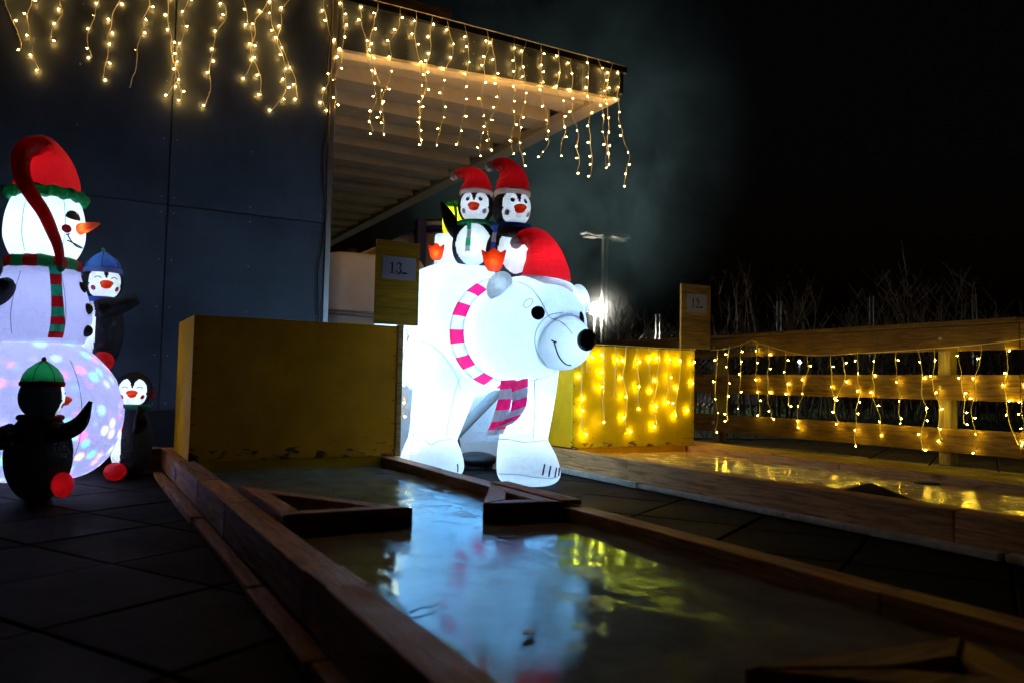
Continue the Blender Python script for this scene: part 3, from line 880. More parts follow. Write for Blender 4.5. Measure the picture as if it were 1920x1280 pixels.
# ---- polar bear, local frame: x right, y away from the camera, base at u = 0, d = 5.3
bear = uroot('inflatable_polar_bear', 'glowing white inflatable polar bear with red hat and striped scarf', 'inflatable', 0, 5.3)
def leg(top, bot, r0, r1, mid=None):
    pts = [top, bot] if mid is None else [top, mid, bot]
    P = smooth_path(pts, 8); n = len(P)
    return tube(P, [r0 + (r1 - r0) * k / (n - 1) for k in range(n)], 28)
def rotz(a): return Matrix.Rotation(a, 3, 'Z')
def foot(top, toe, r0, r1):
    (x0, y0, z0), (x1, y1) = top, toe
    P = [(x0, y0, z0 + .03), (x0, y0, z0), (x0 + (x1 - x0) * .45, y0 + (y1 - y0) * .45, z0 * .75), (x0 + (x1 - x0) * .8, y0 + (y1 - y0) * .8, z0 * .48), (x1, y1, z0 * .26), (x1, y1, z0 * .1), (x1, y1, .004)]
    R = [r0 * .97, r0, r0 + (r1 - r0) * .55, r0 + (r1 - r0) * .92, r1, r1 * .9, r1 * .7]
    V, F = [], []
    P = smooth_path(P, 4); R = smooth_vals(R, 4)
    for p, r in zip(P, R):
        for i in range(36):
            a = 2 * math.pi * i / 36; V.append(Vector((p.x + r * math.cos(a), p.y + r * 1.08 * math.sin(a), max(p.z, .003))))
    for j in range(len(P) - 1):
        for i in range(36):
            a = j * 36 + i; b = j * 36 + (i + 1) % 36; F.append((a, b, b + 36, a + 36))
    F.append(tuple(range(36))); F.append(tuple(len(V) - 36 + i for i in reversed(range(36))))
    return V, F
axa = math.atan2(-.78, .63)
parts = [ellipsoid((-.43, .45, 1.0), (.78, .49, .495), 48, 32, rotz(axa)),
         ellipsoid((-.12, .0, .96), (.40, .40, .385), 40, 28),
         ellipsoid((.07, -.33, .965), (.325, .33, .335), 48, 32),
         ellipsoid((.21, -.40, .985), (.255, .26, .265), 40, 28),
         leg((.13, -.02, .95), (.085, -.25, .24), .21, .15, (.12, -.16, .62)),
         leg((-.36, .12, 1.0), (-.515, -.06, .24), .30, .155, (-.43, .02, .66)),
         leg((-.25, .62, .8), (-.215, .72, .12), .26, .15),
         leg((-.85, .75, .8), (-.84, .78, .14), .26, .16),
         foot((.085, -.25, .268), (.122, -.36), .157, .20),
         foot((-.515, -.06, .25), (-.505, -.14), .16, .212),
         foot((-.215, .72, .2), (-.2, .66), .15, .17), foot((-.84, .78, .2), (-.83, .72), .16, .18),
         ]
for ec, er, em_, pw in (((-.083, -.50, 1.212), (.078, .048, .10), rotz(math.radians(20)) @ Matrix.Rotation(math.radians(32), 3, 'Y'), .22), ((.438, -.18, 1.178), (.065, .05, .10), rotz(math.radians(20)) @ Matrix.Rotation(math.radians(-15), 3, 'Y'), .45)):
    mesh('ear', ellipsoid(ec, er, 32, 20, em_), WHITE, bear)
    lamp('ear_fill', ec, pw, (.55, .8, 1), .02, bear)  # added fill light that brightens the ear skin
muzzle_vf = ellipsoid((.30, -.55, .875), (.20, .165, .168), 64, 40, rotz(math.radians(-55)))
bme = union_mesh('body', parts, .0125, 5)
bme.materials.append(WHITE)
body = link('body', bme, bear)
mesh('muzzle', muzzle_vf, WHITE, bear)
_v = [v.co.copy() for v in bme.vertices]; _f = [tuple(p.vertices) for p in bme.polygons]
bb = bvh_vf(join((_v, _f), muzzle_vf))
lamp('inner_lamp', (.355, -.62, .87), 2.1, (.46, .72, 1.0), .05, bear)
def view_hit(bvh, u, d, z, root_d, root_u=0.0):
    """point of the skin that lies under the line of sight to (u, d, z)"""
    o = Vector((-root_u, -root_d, CAM.z)); q = Vector((u - root_u, d - root_d, z))
    h = bvh.ray_cast(o, (q - o).normalized())
    return h[0] if h[0] is not None else bvh.find_nearest(q)[0]
def bh(u, z, d=4.75): return view_hit(bb, u, d, z, 5.3)
CENTER_HINT = Vector((.1, -.1, .95))
mesh('nose', join(ellipsoid((.432, -.735, .883), (.056, .05, .064), 24, 16)), opaque_fabric('nose_nylon', (0.012, 0.02, 0.03)), bear)
decal('eye', bb, bh(.152, 1.05), circle(.040, .043), EYE, bear, towards=(.2, -1, .15))
decal('eye', bb, bh(.424, 1.03, 4.82), circle(.030, .040), EYE, bear, towards=(.85, -.5, .15))
lp = [bh(.092 + .027 * math.cos(a), 1.107 + .024 * math.sin(a) + .012 * math.cos(a)) for a in [i * 2 * math.pi / 20 for i in range(21)]]
snap_line('brow_outline', bb, lp, .0016, EYE, bear, 2)
snap_line('mouth', bb, [bh(.252, .877, 4.7), bh(.262, .84, 4.7), bh(.285, .785, 4.7), bh(.325, .745, 4.7), bh(.355, .74, 4.7)], .0045, EYE, bear)
snap_line('mouth_corner', bb, [bh(.236, .884, 4.7), bh(.252, .877, 4.7), bh(.266, .874, 4.7)], .0045, EYE, bear, 3)
for cu, z0, z1, sl in ((.215, .135, .07, -.012), (.252, .125, .062, -.012), (.287, .115, .06, -.01), (.305, .115, .07, -.006)):
    snap_line('claw', bb, [bh(cu, z0, 4.85), bh(cu + sl * .5, (z0 + z1) / 2, 4.85), bh(cu + sl, z1, 4.85)], .0055, EYE, bear, 4)
snap_line('claw', bb, [bh(-.335, .10, 5.1), bh(-.333, .05, 5.1)], .005, EYE, bear, 4)
# sewn seams
def seam(pts, r=.0024): return snap_line('seam', bb, pts, r, SEAM, bear, 6, .0005)
def bhp(px): return [bh(*p) for p in px]
seam(bhp([(.30, 1.052, 4.7), (.215, 1.03, 4.7), (.155, .965, 4.7), (.135, .885, 4.7), (.155, .80, 4.7), (.205, .735, 4.7), (.275, .70, 4.7)]))
seam(bhp([(.36, .925, 4.7), (.28, 1.0, 4.7), (.22, 1.03, 4.75), (.17, 1.13, 4.8), (.11, 1.21, 4.85), (.03, 1.255, 4.9)]))
seam(bhp([(.27, .70, 4.8), (.2, .665, 4.8), (.12, .645, 4.85)]))
seam(bhp([(-.62, .895, 5.3), (-.53, .86, 5.25), (-.44, .78, 5.25), (-.36, .66, 5.25), (-.335, .575, 5.25)]))
seam(bhp([(-.335, .67, 5.2), (-.37, .55, 5.2), (-.40, .40, 5.2), (-.42, .27, 5.2)]))
seam(bhp([(.165, .66, 5.05), (.155, .5, 5.05), (.15, .28, 5.0)]))
seam(bhp([(-.07, .27, 5.0), (.05, .262, 5.0), (.15, .262, 5.0), (.235, .268, 5.0)]))
seam(bhp([(-.67, .258, 5.2), (-.55, .25, 5.15), (-.45, .248, 5.15), (-.36, .25, 5.15)]))
seam(bhp([(-.06, .075, 4.85), (.06, .075, 4.8), (.16, .062, 4.8), (.26, .06, 4.8), (.31, .075, 4.85)]))
# striped scarf ring fitted to the neck
def ring_band(bvh, cen, nrm, rmax, width, nseg, off, along_n=3, skip=None):
    cen, nrm = Vector(cen), Vector(nrm).normalized()
    x = Vector((0, 0, 1)).cross(nrm).normalized(); y = nrm.cross(x)
    V, F, FM = [], [], []
    for i in range(nseg):
        a = 2 * math.pi * i / nseg
        dv = x * math.cos(a) + y * math.sin(a)
        for k in range(along_n + 1):
            q = cen + nrm * (width * (k / along_n - .5))
            h = bvh.ray_cast(q + dv * rmax, -dv)
            r = (h[0] - q).length if h[0] is not None else rmax * .8
            V.append(q + dv * (r + off + .004 * math.sin(math.pi * k / along_n)))
    for i in range(nseg):
        for k in range(along_n):
            a = i * (along_n + 1) + k; b = ((i + 1) % nseg) * (along_n + 1) + k
            F.append((a, b, b + 1, a + 1))
    return V, F
hb = bvh_vf(join(*parts[1:4], parts[0]))
Vs, Fs = ring_band(hb, (-.0, -.165, .955), (.42, -.9, -.04), .9, .10, 140, .009)
fm = [(f[0] // 4 // 5) % 2 for f in Fs]
_c, _n = Vector((-.0, -.165, .955)), Vector((.42, -.9, -.04)).normalized()
bm = bmesh.new(); bm.from_mesh(bme)
kill = []
for f in bm.faces:
    q = f.calc_center_median() - _c; ax_ = q.dot(_n); rad = (q - _n * ax_).length
    if abs(ax_) < .036 and .2 < rad < .62 and q.z > -.42: kill.append(f)
for f in bm.faces:
    q = f.calc_center_median()
    if q.z > 1.12 and (q.x - .212) ** 2 + (q.y + .30) ** 2 < .145 ** 2: kill.append(f)
bmesh.ops.delete(bm, geom=list(set(kill)), context='FACES'); bm.to_mesh(bme); bm.free()
mesh('scarf', (Vs, Fs), [PINK, WHITE], bear, fm=fm)
# hanging scarf tails, folded and striped
def cloth_strip(path, width, across, amp, nw, phase):
    V, F = [], []
    P = smooth_path(path, 6); ac = Vector(across).normalized()
    for j, p in enumerate(P):
        f = j / (len(P) - 1)
        for i in range(nw + 1):
            s = i / nw - .5
            V.append(p + ac * (s * width * (1 - .12 * math.sin(f * 5))) + Vector((0, 1, 0)) * (amp * math.sin(phase + s * 7 + f * 4) * (.4 + f)))
    for j in range(len(P) - 1):
        for i in range(nw):
            a = j * (nw + 1) + i; F.append((a, a + 1, a + nw + 2, a + nw + 1))
    return V, F, len(P) - 1
for pth, wd, ac, ph in (([(-.015, -.42, .645), (-.03, -.44, .56), (-.05, -.43, .46), (-.075, -.42, .36), (-.10, -.41, .305)], .10, (1, .15, .1), 0.3),
                        ([(.05, -.45, .645), (.055, -.47, .56), (.045, -.46, .47), (.0, -.45, .40), (-.045, -.44, .355)], .115, (1, .1, .35), 2.0)):
    V, F, nj = cloth_strip(pth, wd, ac, .012, 8, ph)
    fm = [((k // 8) // 4) % 2 for k in range(len(F))]
    o = mesh('scarf_tail', (V, F), [PINK, WHITE_DIM], bear, fm=fm)
    pass
# red hat with white brim and bobble
hp = [(.210, -.30, 1.272), (.205, -.30, 1.34), (.19, -.30, 1.44), (.145, -.30, 1.53), (.075, -.31, 1.555), (.025, -.32, 1.53)]
hr = [.158, .150, .118, .085, .055, .034]
mesh('hat', tube(smooth_path(hp, 6), smooth_vals(hr, 6), 32, False), RED, bear)
V, F = [], []
for k, (dr, dz) in enumerate(((.158, -.02), (.172, -.012), (.176, .015), (.172, .042), (.157, .05))):
    for i in range(40):
        a = 2 * math.pi * i / 40
        x, y = dr * math.cos(a), dr * math.sin(a)
        V.append((.212 + x, -.30 + y, 1.235 + dz - x * .15))
for j in range(4):
    for i in range(40):
        a = j * 40 + i; b = j * 40 + (i + 1) % 40; F.append((a, b, b + 40, a + 40))
mesh('hat_brim', (V, F), WHITE, bear)
mesh('bobble', ellipsoid((.012, -.325, 1.515), (.038, .036, .04), 20, 14), WHITE_DIM, bear)
# air hose and blower under the belly
mesh('air_hose', tube(smooth_path([(-.40, .40, .24), (-.25, .40, .40), (-.10, .42, .56), (-.02, .45, .66)], 4), .04, 16), GREY_NYLON, bear)
bl = mesh('blower', join(ellipsoid((-.24, .42, .075), (.15, .11, .055), 24, 14), tube([(-.40, .42, .02), (-.18, .42, .02)], .05, 10)), PLASTIC_K, bear)
lamp('inner_lamp', (-.42, .40, 1.0), 62, BEARC, .10, bear)
lamp('inner_lamp', (.02, -.22, .98), 15, (.48, .71, 1), .07, bear)
lamp('inner_lamp', (-.48, .0, .42), 12, (.27, .58, 1), .05, bear)
lamp('inner_lamp', (-.505, -.11, .16), 2.6, (.6, .82, 1), .04, bear)
lamp('inner_lamp', (.115, -.32, .16), 2.4, (.6, .82, 1), .04, bear)
lamp('inner_lamp', (.10, -.22, .42), 11, (.27, .58, 1), .05, bear)
lamp('hat_lamp', (.21, -.33, 1.40), 1.0, (1, .9, .9), .03, bear)

# timber pallet under the bear's hind part
t = thing('pallet', 'pale timber pallet lying behind the bear between the lanes', 'pallet', (2.33, 5.35, 0))
for k in range(5):
    box('slat', -.42 + 0, .42, -.25 + k * .115, -.25 + k * .115 + .095, .075, .095, PALLET, t, .003)
for x in (-.38, 0, .38):
    box('bearer', x - .04, x + .04, -.25, .31, .0, .074, PALLET, t, .003)

# ---- penguins
def sphere_split(c, r, nu, nv, test):
    V, F = ellipsoid(c, r, nu, nv)
    c = Vector(c); A_, B_ = [], []
    for f in F:
        m = sum((V[i] for i in f), Vector()) / len(f) - c
        n = Vector((m.x / r[0], m.y / r[1], m.z / r[2])).normalized()
        (A_ if test(n) else B_).append(f)
    return (V, A_), (V, B_)
def prune(VF):
    V, F = VF
    used = sorted({i for f in F for i in f}); mp = {o: k for k, o in enumerate(used)}
    return [V[i] for i in used], [tuple(mp[i] for i in f) for f in F]
def face_test(n):
    az = math.degrees(math.atan2(n.x, -n.y)); el = math.degrees(math.asin(max(-1, min(1, n.z))))
    if abs(az) > 100: return False
    a1 = ((abs(az) - 28) / 24) ** 2 + ((el - 8) / 34) ** 2
    a2 = (az / 56) ** 2 + ((el + 27) / 38) ** 2
    return a1 < 1 or a2 < 1
def belly_test(n, shift=0):
    az = (math.degrees(math.atan2(n.x, -n.y)) - shift + 180) % 360 - 180; el = math.degrees(math.asin(max(-1, min(1, n.z))))
    return (az / 50) ** 2 + ((el + 0) / 60) ** 2 < 1
def penguin(label, u, d, z, rz, hz, hr, bz, br, hat=None, scarf=None, eyes='open', wings=(), feet=(), power=1.0, cheek=ROSE, lean=0.0, belly=0, group='inflatable penguins', glow=(.7, .88, 1.0)):
    t = uroot('inflatable_penguin', label, 'inflatable', u, d, z, rz, group)
    head_r = (hr, hr * .96, hr * 1.06)
    hc = Vector((lean, 0, hz))
    fc, sc = sphere_split(hc, head_r, 112, 72, face_test)
    mesh('head', prune(sc), BLACK, t); mesh('face', prune(fc), WHITE, t)
    bb_, bs = sphere_split((0, 0, bz), br, 112, 72, lambda n: belly_test(n, belly))
    mesh('torso', prune(bs), BLACK, t); mesh('belly', prune(bb_), WHITE, t)
    def on(az, el, k=1.0):
        a, e = math.radians(az), math.radians(el)
        return hc + Vector((head_r[0] * math.cos(e) * math.sin(a), -head_r[1] * math.cos(e) * math.cos(a), head_r[2] * math.sin(e))) * k
    def disc(name, az, el, rr, m, k=1.012, fl=.12):
        p = on(az, el, k); nn = (p - hc).normalized()
        x = Vector((0, 0, 1)).cross(nn).normalized(); y = nn.cross(x)
        V, F = ellipsoid((0, 0, 0), (rr, rr * 1.1, rr * fl), 20, 8)
        V = [p + x * v.x + y * v.y + nn * v.z for v in V]
        return mesh(name, (V, F), m, t)
    for s_ in (-1, 1):
        if eyes == 'open':
            e = disc('eye', s_ * 21, 14, hr * .115, INK)
            p = on(s_ * 21 + 2, 17, 1.03)
            mesh('glint', ellipsoid(p, (hr * .035,) * 3, 8, 6), DOT, e)
        else:
            arcp = [on(s_ * 24 + 10 * math.cos(a), 6 + 7 * math.sin(a), 1.006) for a in [math.radians(20 + 140 * k / 8) for k in range(9)]]
            mesh('eye', tube(arcp, hr * .022, 5), INK, t)
        disc('cheek', s_ * 37, -20, hr * .13, cheek, 1.008)
    bp = on(0, -9, .93)
    lamp('beak_fill', bp + Vector((0, -hr * .2, 0)), .05 * power, (1, .95, .9), .008, t)  # added fill light, keeps the beak from going dark
    mesh('beak', join(ellipsoid(bp + Vector((0, -hr * .16, hr * .035)), (hr * .33, hr * .28, hr * .17), 20, 12), ellipsoid(bp + Vector((0, -hr * .1, -hr * .1)), (hr * .26, hr * .24, hr * .14), 20, 12)), ORANGE, t)
    for w in wings:
        P = smooth_path(w['p'], 6); rr = smooth_vals(w['r'], 6)
        mesh('wing', tube(P, rr, 16, flat=w.get('flat', .5), nref=w.get('nref')), BLACK, t)
    for f in feet:
        kind, c, size, a, tilt = f
        c = Vector(c)
        if kind == 'toes':
            ol = [(-.36, 0), (-.5, .45), (-.62, 1.0), (-.3, .78), (0, 1.1), (.3, .78), (.62, 1.0), (.5, .45), (.36, 0), (.2, -.12), (-.2, -.12)]
            o = prism('foot', [(x * size, y * size) for x, y in ol], -.16 * size, .16 * size, CORAL, t, loc=c, bevel=.07 * size)
            o.rotation_euler = (math.radians(90 + tilt), 0, a)
            o.data.polygons.foreach_set('use_smooth', [True] * len(o.data.polygons))
            lamp('foot_fill', c + Vector((0, 0, size * .35)), .25, (1, .95, .9), .01, t)  # added fill light inside the foot to lift its colour
        else:
            mesh('foot', ellipsoid(c, size, 24, 16, rotz(a)), RED, t)
            lamp('foot_fill', c, .07, (1, .9, .9), .015, t)  # same added fill for the round foot
    if scarf:
        ring = [(lean * .6 + (hr * .92) * math.cos(a), hr * .86 * math.sin(a), hz - hr * .95) for a in [i * 2 * math.pi / 40 for i in range(41)]]
        mesh('scarf', tube(ring, hr * .13, 10, False), scarf[0], t)
        if len(scarf) > 1:
            V, F, nj = cloth_strip(scarf[2], hr * .26, (1, 0, 0), .004, 4, .5)
            o = mesh('scarf_tail', (V, F), [scarf[0], scarf[1]], t, fm=[((k // 4) // 5) % 2 for k in range(len(F))])
            pass
    if hat: hat(t, hc, hr)
    lamp('inner_lamp', hc + Vector((0, -hr * .15, 0)), .95 * power, glow, .02, t)
    lamp('inner_lamp', (br[0] * .3 * math.sin(math.radians(belly)), -br[1] * .3 * math.cos(math.radians(belly)), bz), 1.7 * power, glow, .03, t)
    return t
def santa_hat(side, brim, mat=RED, bob=WHITE_DIM, tall=1.0):
    def f(t, hc, r):
        b = hc + Vector((0, 0, r * .76)); r = r * .9
        P = [b, b + Vector((.0, 0, r * .55 * tall)), b + Vector((side * r * .1, 0, r * 1.05 * tall)), b + Vector((side * r * .5, 0, r * 1.45 * tall)), b + Vector((side * r * 1.0, 0, r * 1.5 * tall)), b + Vector((side * r * 1.3, 0, r * 1.38 * tall))]
        R = [r * .96, r * .92, r * .74, r * .5, r * .3, r * .2]
        P[0] = P[0] + Vector((0, 0, r * .13))
        mesh('hat', tube(smooth_path(P, 6), smooth_vals(R, 6), 28, False), mat, t)
        mesh('hat_brim', tube([b + Vector((0, 0, r * k)) for k in (-.17, -.12, 0, .12, .17)], [r * .95, r * 1.02, r * 1.04, r * 1.02, r * .95], 40, False), brim, t)
        e = P[-1] + Vector((side * r * .12, 0, -r * .05))
        mesh('bobble', ellipsoid(e, (r * .28, r * .26, r * .3), 18, 12), bob, t)
        lamp('hat_lamp', b + Vector((0, 0, r * .62)), .26, (1, .92, .92), .015, t)
    return f
def dome_hat(mat, brim, knob):
    def f(t, hc, r):
        b = hc + Vector((0, 0, r * .62)); r = r * .88
        V, F = [], []
        prof = [(1.03, 0), (1.02, .2), (.92, .5), (.7, .8), (.42, 1.02), (.16, 1.2), (.03, 1.27)]
        for pr_, pz in prof:
            for i in range(40):
                a = 2 * math.pi * i / 40; k = 1 - .03 * abs(math.sin(3 * a)) ** .5 * 0 - .035 * (math.cos(6 * a) < -.85)
                V.append((b.x + pr_ * r * k * math.cos(a), b.y + pr_ * r * .97 * k * math.sin(a), b.z + r * pz))
        for j in range(len(prof) - 1):
            for i in range(40):
                a = j * 40 + i; c = j * 40 + (i + 1) % 40; F.append((a, c, c + 40, a + 40))
        h = mesh('hat', (V, F), mat, t)
        for k in range(6):
            a = k * math.pi / 3 + .25
            mesh('seam', tube([(b.x + pr_ * r * 1.005 * math.cos(a), b.y + pr_ * r * .975 * math.sin(a), b.z + r * pz) for pr_, pz in prof], r * .02, 5), BLACK, h)
        ring = [(b.x + r * 1.04 * math.cos(a), b.y + r * 1.01 * math.sin(a), b.z) for a in [i * 2 * math.pi / 40 for i in range(41)]]
        mesh('hat_brim', tube(ring, r * .14, 10, False, flat=.5, nref=(0, 0, 1)), brim, t)
        mesh('knob', tube([(b.x, b.y, b.z + r * 1.2), (b.x - r * .05, b.y, b.z + r * 1.32), (b.x - r * .12, b.y, b.z + r * 1.42)], [r * .09, r * .13, r * .06], 10), knob, t)
        lamp('hat_lamp', b + Vector((0, 0, r * .45)), .55, (.9, 1, .95), .015, t)
    return f

# penguins riding the bear
penguin('inflatable penguin in red hat waving a wing, behind on the bear', -.275, 5.5, 1.42, math.radians(-4), .435, .127, .155, (.162, .14, .178),
        hat=santa_hat(-1, WHITE, tall=.84), scarf=(GREEN, WHITE, [(-.03, -.125, .31), (-.025, -.14, .24), (-.03, -.145, .17), (-.035, -.14, .10)]),
        wings=({'p': [(-.10, 0, .22), (-.15, -.02, .28), (-.20, -.02, .38), (-.245, 0, .47)], 'r': [.05, .055, .045, .012]},
               {'p': [(.12, 0, .25), (.17, -.03, .2), (.18, -.05, .12)], 'r': [.045, .05, .012]}),
        feet=(('toes', (-.245, -.14, .045), .10, -.25, 8), ('toes', (.165, -.15, .04), .09, .3, 8)), cheek=LILAC)
penguin('inflatable penguin in red hat hugging the bear hat, front rider', -.02, 5.22, 1.345, math.radians(24), .44, .132, .15, (.172, .145, .178),
        hat=santa_hat(-1, WHITE, tall=1.05), scarf=(BLUE, WHITE, [(-.13, -.06, .30), (-.16, -.09, .24), (-.17, -.10, .16), (-.18, -.10, .09)]),
        wings=({'p': [(-.10, -.05, .27), (-.02, -.15, .26), (.08, -.17, .25), (.16, -.14, .26)], 'r': [.05, .045, .04, .02], 'flat': .8},
               {'p': [(.12, 0, .25), (.17, -.03, .2), (.18, -.05, .12)], 'r': [.045, .05, .012]}),
        feet=(('toes', (-.185, -.15, .0), .132, -.45, 6),), cheek=LILAC)
# gift parcels behind them
x, y = W2(-.48, 5.72)
t = thing('gift_parcels', 'lit white and yellow gift parcels with green ribbon behind the rear penguin', 'inflatable', (x, y, 1.42), -YAW)
box('lower_parcel', -.095, .095, -.08, .08, .02, .275, WHITE, t, .03)
box('upper_parcel', -.045, .10, -.07, .07, .28, .475, YELLOWN, t, .03)
for s_ in (-1, 1):
    mesh('ribbon_loop', tube([(.03 + s_ * .05 * math.sin(a), .01, .49 + .018 * (1 - math.cos(a)) - .004 * abs(s_)) for a in [i * math.pi / 6 for i in range(7)]], .012, 8), GREEN, t)
mesh('ribbon', tube([(.03 + .087 * math.sin(a) * .3, -.09 * math.cos(a * .5 - .2), .39 + .103 * math.cos(a)) for a in [i * math.pi / 12 for i in range(13)]], .011, 6), GREEN, t)
lamp('inner_lamp', (0, 0, .16), 1.8, (.7, .88, 1), .02, t); lamp('inner_lamp', (.03, 0, .39), 1.6, (1, 1, .9), .02, t)

# ---- snowman, axis at u = -2.80, d = 4.66
SU, SD = -2.795, 4.66
sn = uroot('inflatable_snowman', 'glowing inflatable snowman with red stocking hat and carrot nose', 'inflatable', SU, SD)
def lathe(prof, n=64):
    V, F = [], []
    P = smooth_path([Vector((r, 0, z)) for r, z in prof], 6)
    for p in P:
        for i in range(n):
            a = 2 * math.pi * i / n
            V.append(Vector((max(p.x, .001) * math.cos(a), max(p.x, .001) * math.sin(a), p.z)))
    for j in range(len(P) - 1):
        for i in range(n):
            a = j * n + i; b = j * n + (i + 1) % n; F.append((a, b, b + n, a + n))
    return V, F
bot = lathe([(.0, .005), (.19, .005), (.33, .06), (.445, .2), (.485, .36), (.445, .54), (.355, .68), (.237, .785), (.17, .80)])
mesh('bottom_ball', bot, SNOW, sn)
midb = lathe([(.0, .80), (.17, .80), (.235, .81), (.262, .90), (.268, .97), (.245, 1.08), (.205, 1.19), (.175, 1.26), (.0, 1.27)])
mesh('middle_ball', midb, SNOW, sn)
hdv = lathe([(.0, 1.265), (.12, 1.27), (.17, 1.31), (.208, 1.40), (.213, 1.48), (.2, 1.58), (.165, 1.665), (.09, 1.70), (.0, 1.70)])
hdv = ([v + Vector((.0, 0, 0)) for v in hdv[0]], hdv[1])
mesh('head', hdv, WHITE, sn)
shb, smb, sbb = bvh_vf(hdv), bvh_vf(midb), bvh_vf(bot)
def sh(u, z, d=4.45): return view_hit(shb, u * .985, d, z, SD, SU)
CENTER_HINT = Vector((0, 0, 1.48))
eo = [(.036 * math.cos(a), .046 * math.sin(a) if math.sin(a) > 0 else .010 * math.sin(a * 1)) for a in [i * 2 * math.pi / 28 for i in range(28)]]
def su(px_u, z, d): return view_hit(shb, px_u, d, z, SD, SU)
CR = lambda u: u * 4.5 / 4.75
ZR = lambda z: .62 + (z - .62) * 4.5 / 4.75
def sp(u, z): return su(CR(u), ZR(z), 4.5)
decal('eye', shb, sp(-2.684, 1.567), eo, EYE, sn, towards=(.42, -.9, .05))
p0, n0 = snap(shb, sp(-2.672, 1.592), .004)
mesh('eye_glint', ellipsoid(p0 + Vector((.012, -.004, 0)), (.006, .004, .006), 10, 6), DOT, sn)
decal('cheek', shb, sp(-2.719, 1.501), circle(.025), ROSE, sn, towards=(.42, -.9, 0))
snap_line('mouth', shb, [sp(-2.712, 1.466), sp(-2.69, 1.43), sp(-2.655, 1.395), sp(-2.62, 1.385), sp(-2.603, 1.40)], .004, EYE, sn)
snap_line('mouth_corner', shb, [sp(-2.722, 1.468), sp(-2.712, 1.466), sp(-2.70, 1.470)], .004, EYE, sn, 3)
nb = sp(-2.638, 1.50)
tip = Vector((-2.483 * .96 - SU, 4.5 - SD, 1.49))
P = [nb.lerp(tip, f) for f in (-.1, 0, .25, .5, .75, .93, 1)]
mesh('carrot_nose', tube(P, [.032, .034, .03, .024, .016, .008, .003], 20), ORANGE, sn)
for a in range(6):
    an = a * math.pi / 3 + .5
    for vf, bv, zz in ((hdv, shb, (1.32, 1.40, 1.5, 1.6, 1.66)), (midb, smb, (.84, .92, 1.0, 1.1, 1.2)), (bot, sbb, (.10, .25, .4, .55, .7))):
        cxo = 0
        pts = []
        for z in zz:
            h = bv.ray_cast(Vector((math.cos(an) * 2 + cxo, math.sin(an) * 2, z)), Vector((-math.cos(an), -math.sin(an), 0)))
            if h[0] is not None: pts.append(h[0])
        snap_line('seam', bv, pts, .002, SEAM, sn, 4, .0005)
# scarf round the neck, striped
V, F, fm = [], [], []
nn_ = 96
for i in range(nn_):
    a = 2 * math.pi * i / nn_
    for k in range(8):
        w = 2 * math.pi * k / 8
        rr = .178 + .03 * math.cos(w) + .006 * noise.noise(Vector((math.cos(a) * 4, math.sin(a) * 4, k)))
        V.append((rr * math.cos(a), rr * math.sin(a), 1.262 + .042 * math.sin(w) + .008 * noise.noise(Vector((math.cos(a) * 3, math.sin(a) * 3, 9)))))
for i in range(nn_):
    for k in range(8):
        b = ((i + 1) % nn_) * 8; F.append((i * 8 + k, b + k, b + (k + 1) % 8, i * 8 + (k + 1) % 8)); fm.append((i // 6) % 2)
mesh('scarf', (V, F), [RED, GREEN], sn, fm=fm)
V, F, nj = cloth_strip([(.15, -.14, 1.25), (.19, -.178, 1.13), (.212, -.192, 1.0), (.216, -.196, .9), (.20, -.195, .825)], .066, (.86, .5, 0), .008, 6, .4)
o = mesh('scarf_tail', (V, F), [GREEN, RED], sn, fm=[((k // 6) // 3) % 2 for k in range(len(F))]); pass
for r_, z in ((.215, 1.135), (.252, 1.01), (.258, .88)):
    mesh('button', ellipsoid((.988 * r_, .15 * r_, z), (.036, .036, .036), 12, 8), BLACK, sn)
# stocking hat: cone, green ruffle and the long tail hanging to the front
cone = [(.0, 0, 1.69), (.0, 0, 1.77), (-.01, -.01, 1.87), (-.02, -.04, 1.94), (-.03, -.08, 1.965)]
mesh('hat', tube(smooth_path(cone, 6), smooth_vals([.183, .17, .14, .10, .068], 6), 32, False), RED, sn)
tailp = [(-.01, -.04, 1.965), (-.05, -.11, 1.935), (-.06, -.17, 1.86), (-.013, -.22, 1.735), (.055, -.235, 1.63), (.118, -.222, 1.535), (.16, -.20, 1.43), (.184, -.172, 1.34), (.193, -.152, 1.235)]
mesh('hat_tail', tube(smooth_path(tailp, 6), smooth_vals([.07, .062, .052, .044, .04, .036, .032, .027, .02], 6), 20), RED, sn)
mesh('tail_tip', ellipsoid((.193, -.152, 1.23), (.022, .022, .026), 12, 8), GREEN, sn)
V, F = [], []
for i in range(120):
    a = 2 * math.pi * i / 120
    for k in range(8):
        w = 2 * math.pi * k / 8
        rf = .19 + .026 * math.cos(w) + .011 * math.sin(a * 17) * (.5 + .5 * math.cos(w)) + .006 * math.sin(a * 31 + k)
        V.append((rf * math.cos(a), rf * math.sin(a), 1.675 + .034 * math.sin(w) + .007 * math.sin(a * 13)))
for i in range(120):
    for k in range(8):
        b = ((i + 1) % 120) * 8; F.append((i * 8 + k, b + k, b + (k + 1) % 8, i * 8 + (k + 1) % 8))
mesh('hat_ruffle', (V, F), GREEN, sn)
mesh('arm', tube(smooth_path([(-.17, -.10, 1.0), (-.08, -.24, 1.05), (-.03, -.28, 1.11), (-.01, -.29, 1.135)], 5), smooth_vals([.06, .055, .048, .025], 5), 16), BLACK, sn)
mesh('arm', tube(smooth_path([(.25, .16, 1.02), (.36, .22, 1.05), (.45, .26, 1.1)], 5), smooth_vals([.06, .05, .03], 5), 16), BLACK, sn)
lamp('inner_lamp', (0, 0, 1.47), 7, (.58, .87, 1), .05, sn)
lamp('nose_fill', nb.lerp(tip, .3), .25, (1, .95, .9), .01, sn)  # added fill light so the carrot shows bright orange
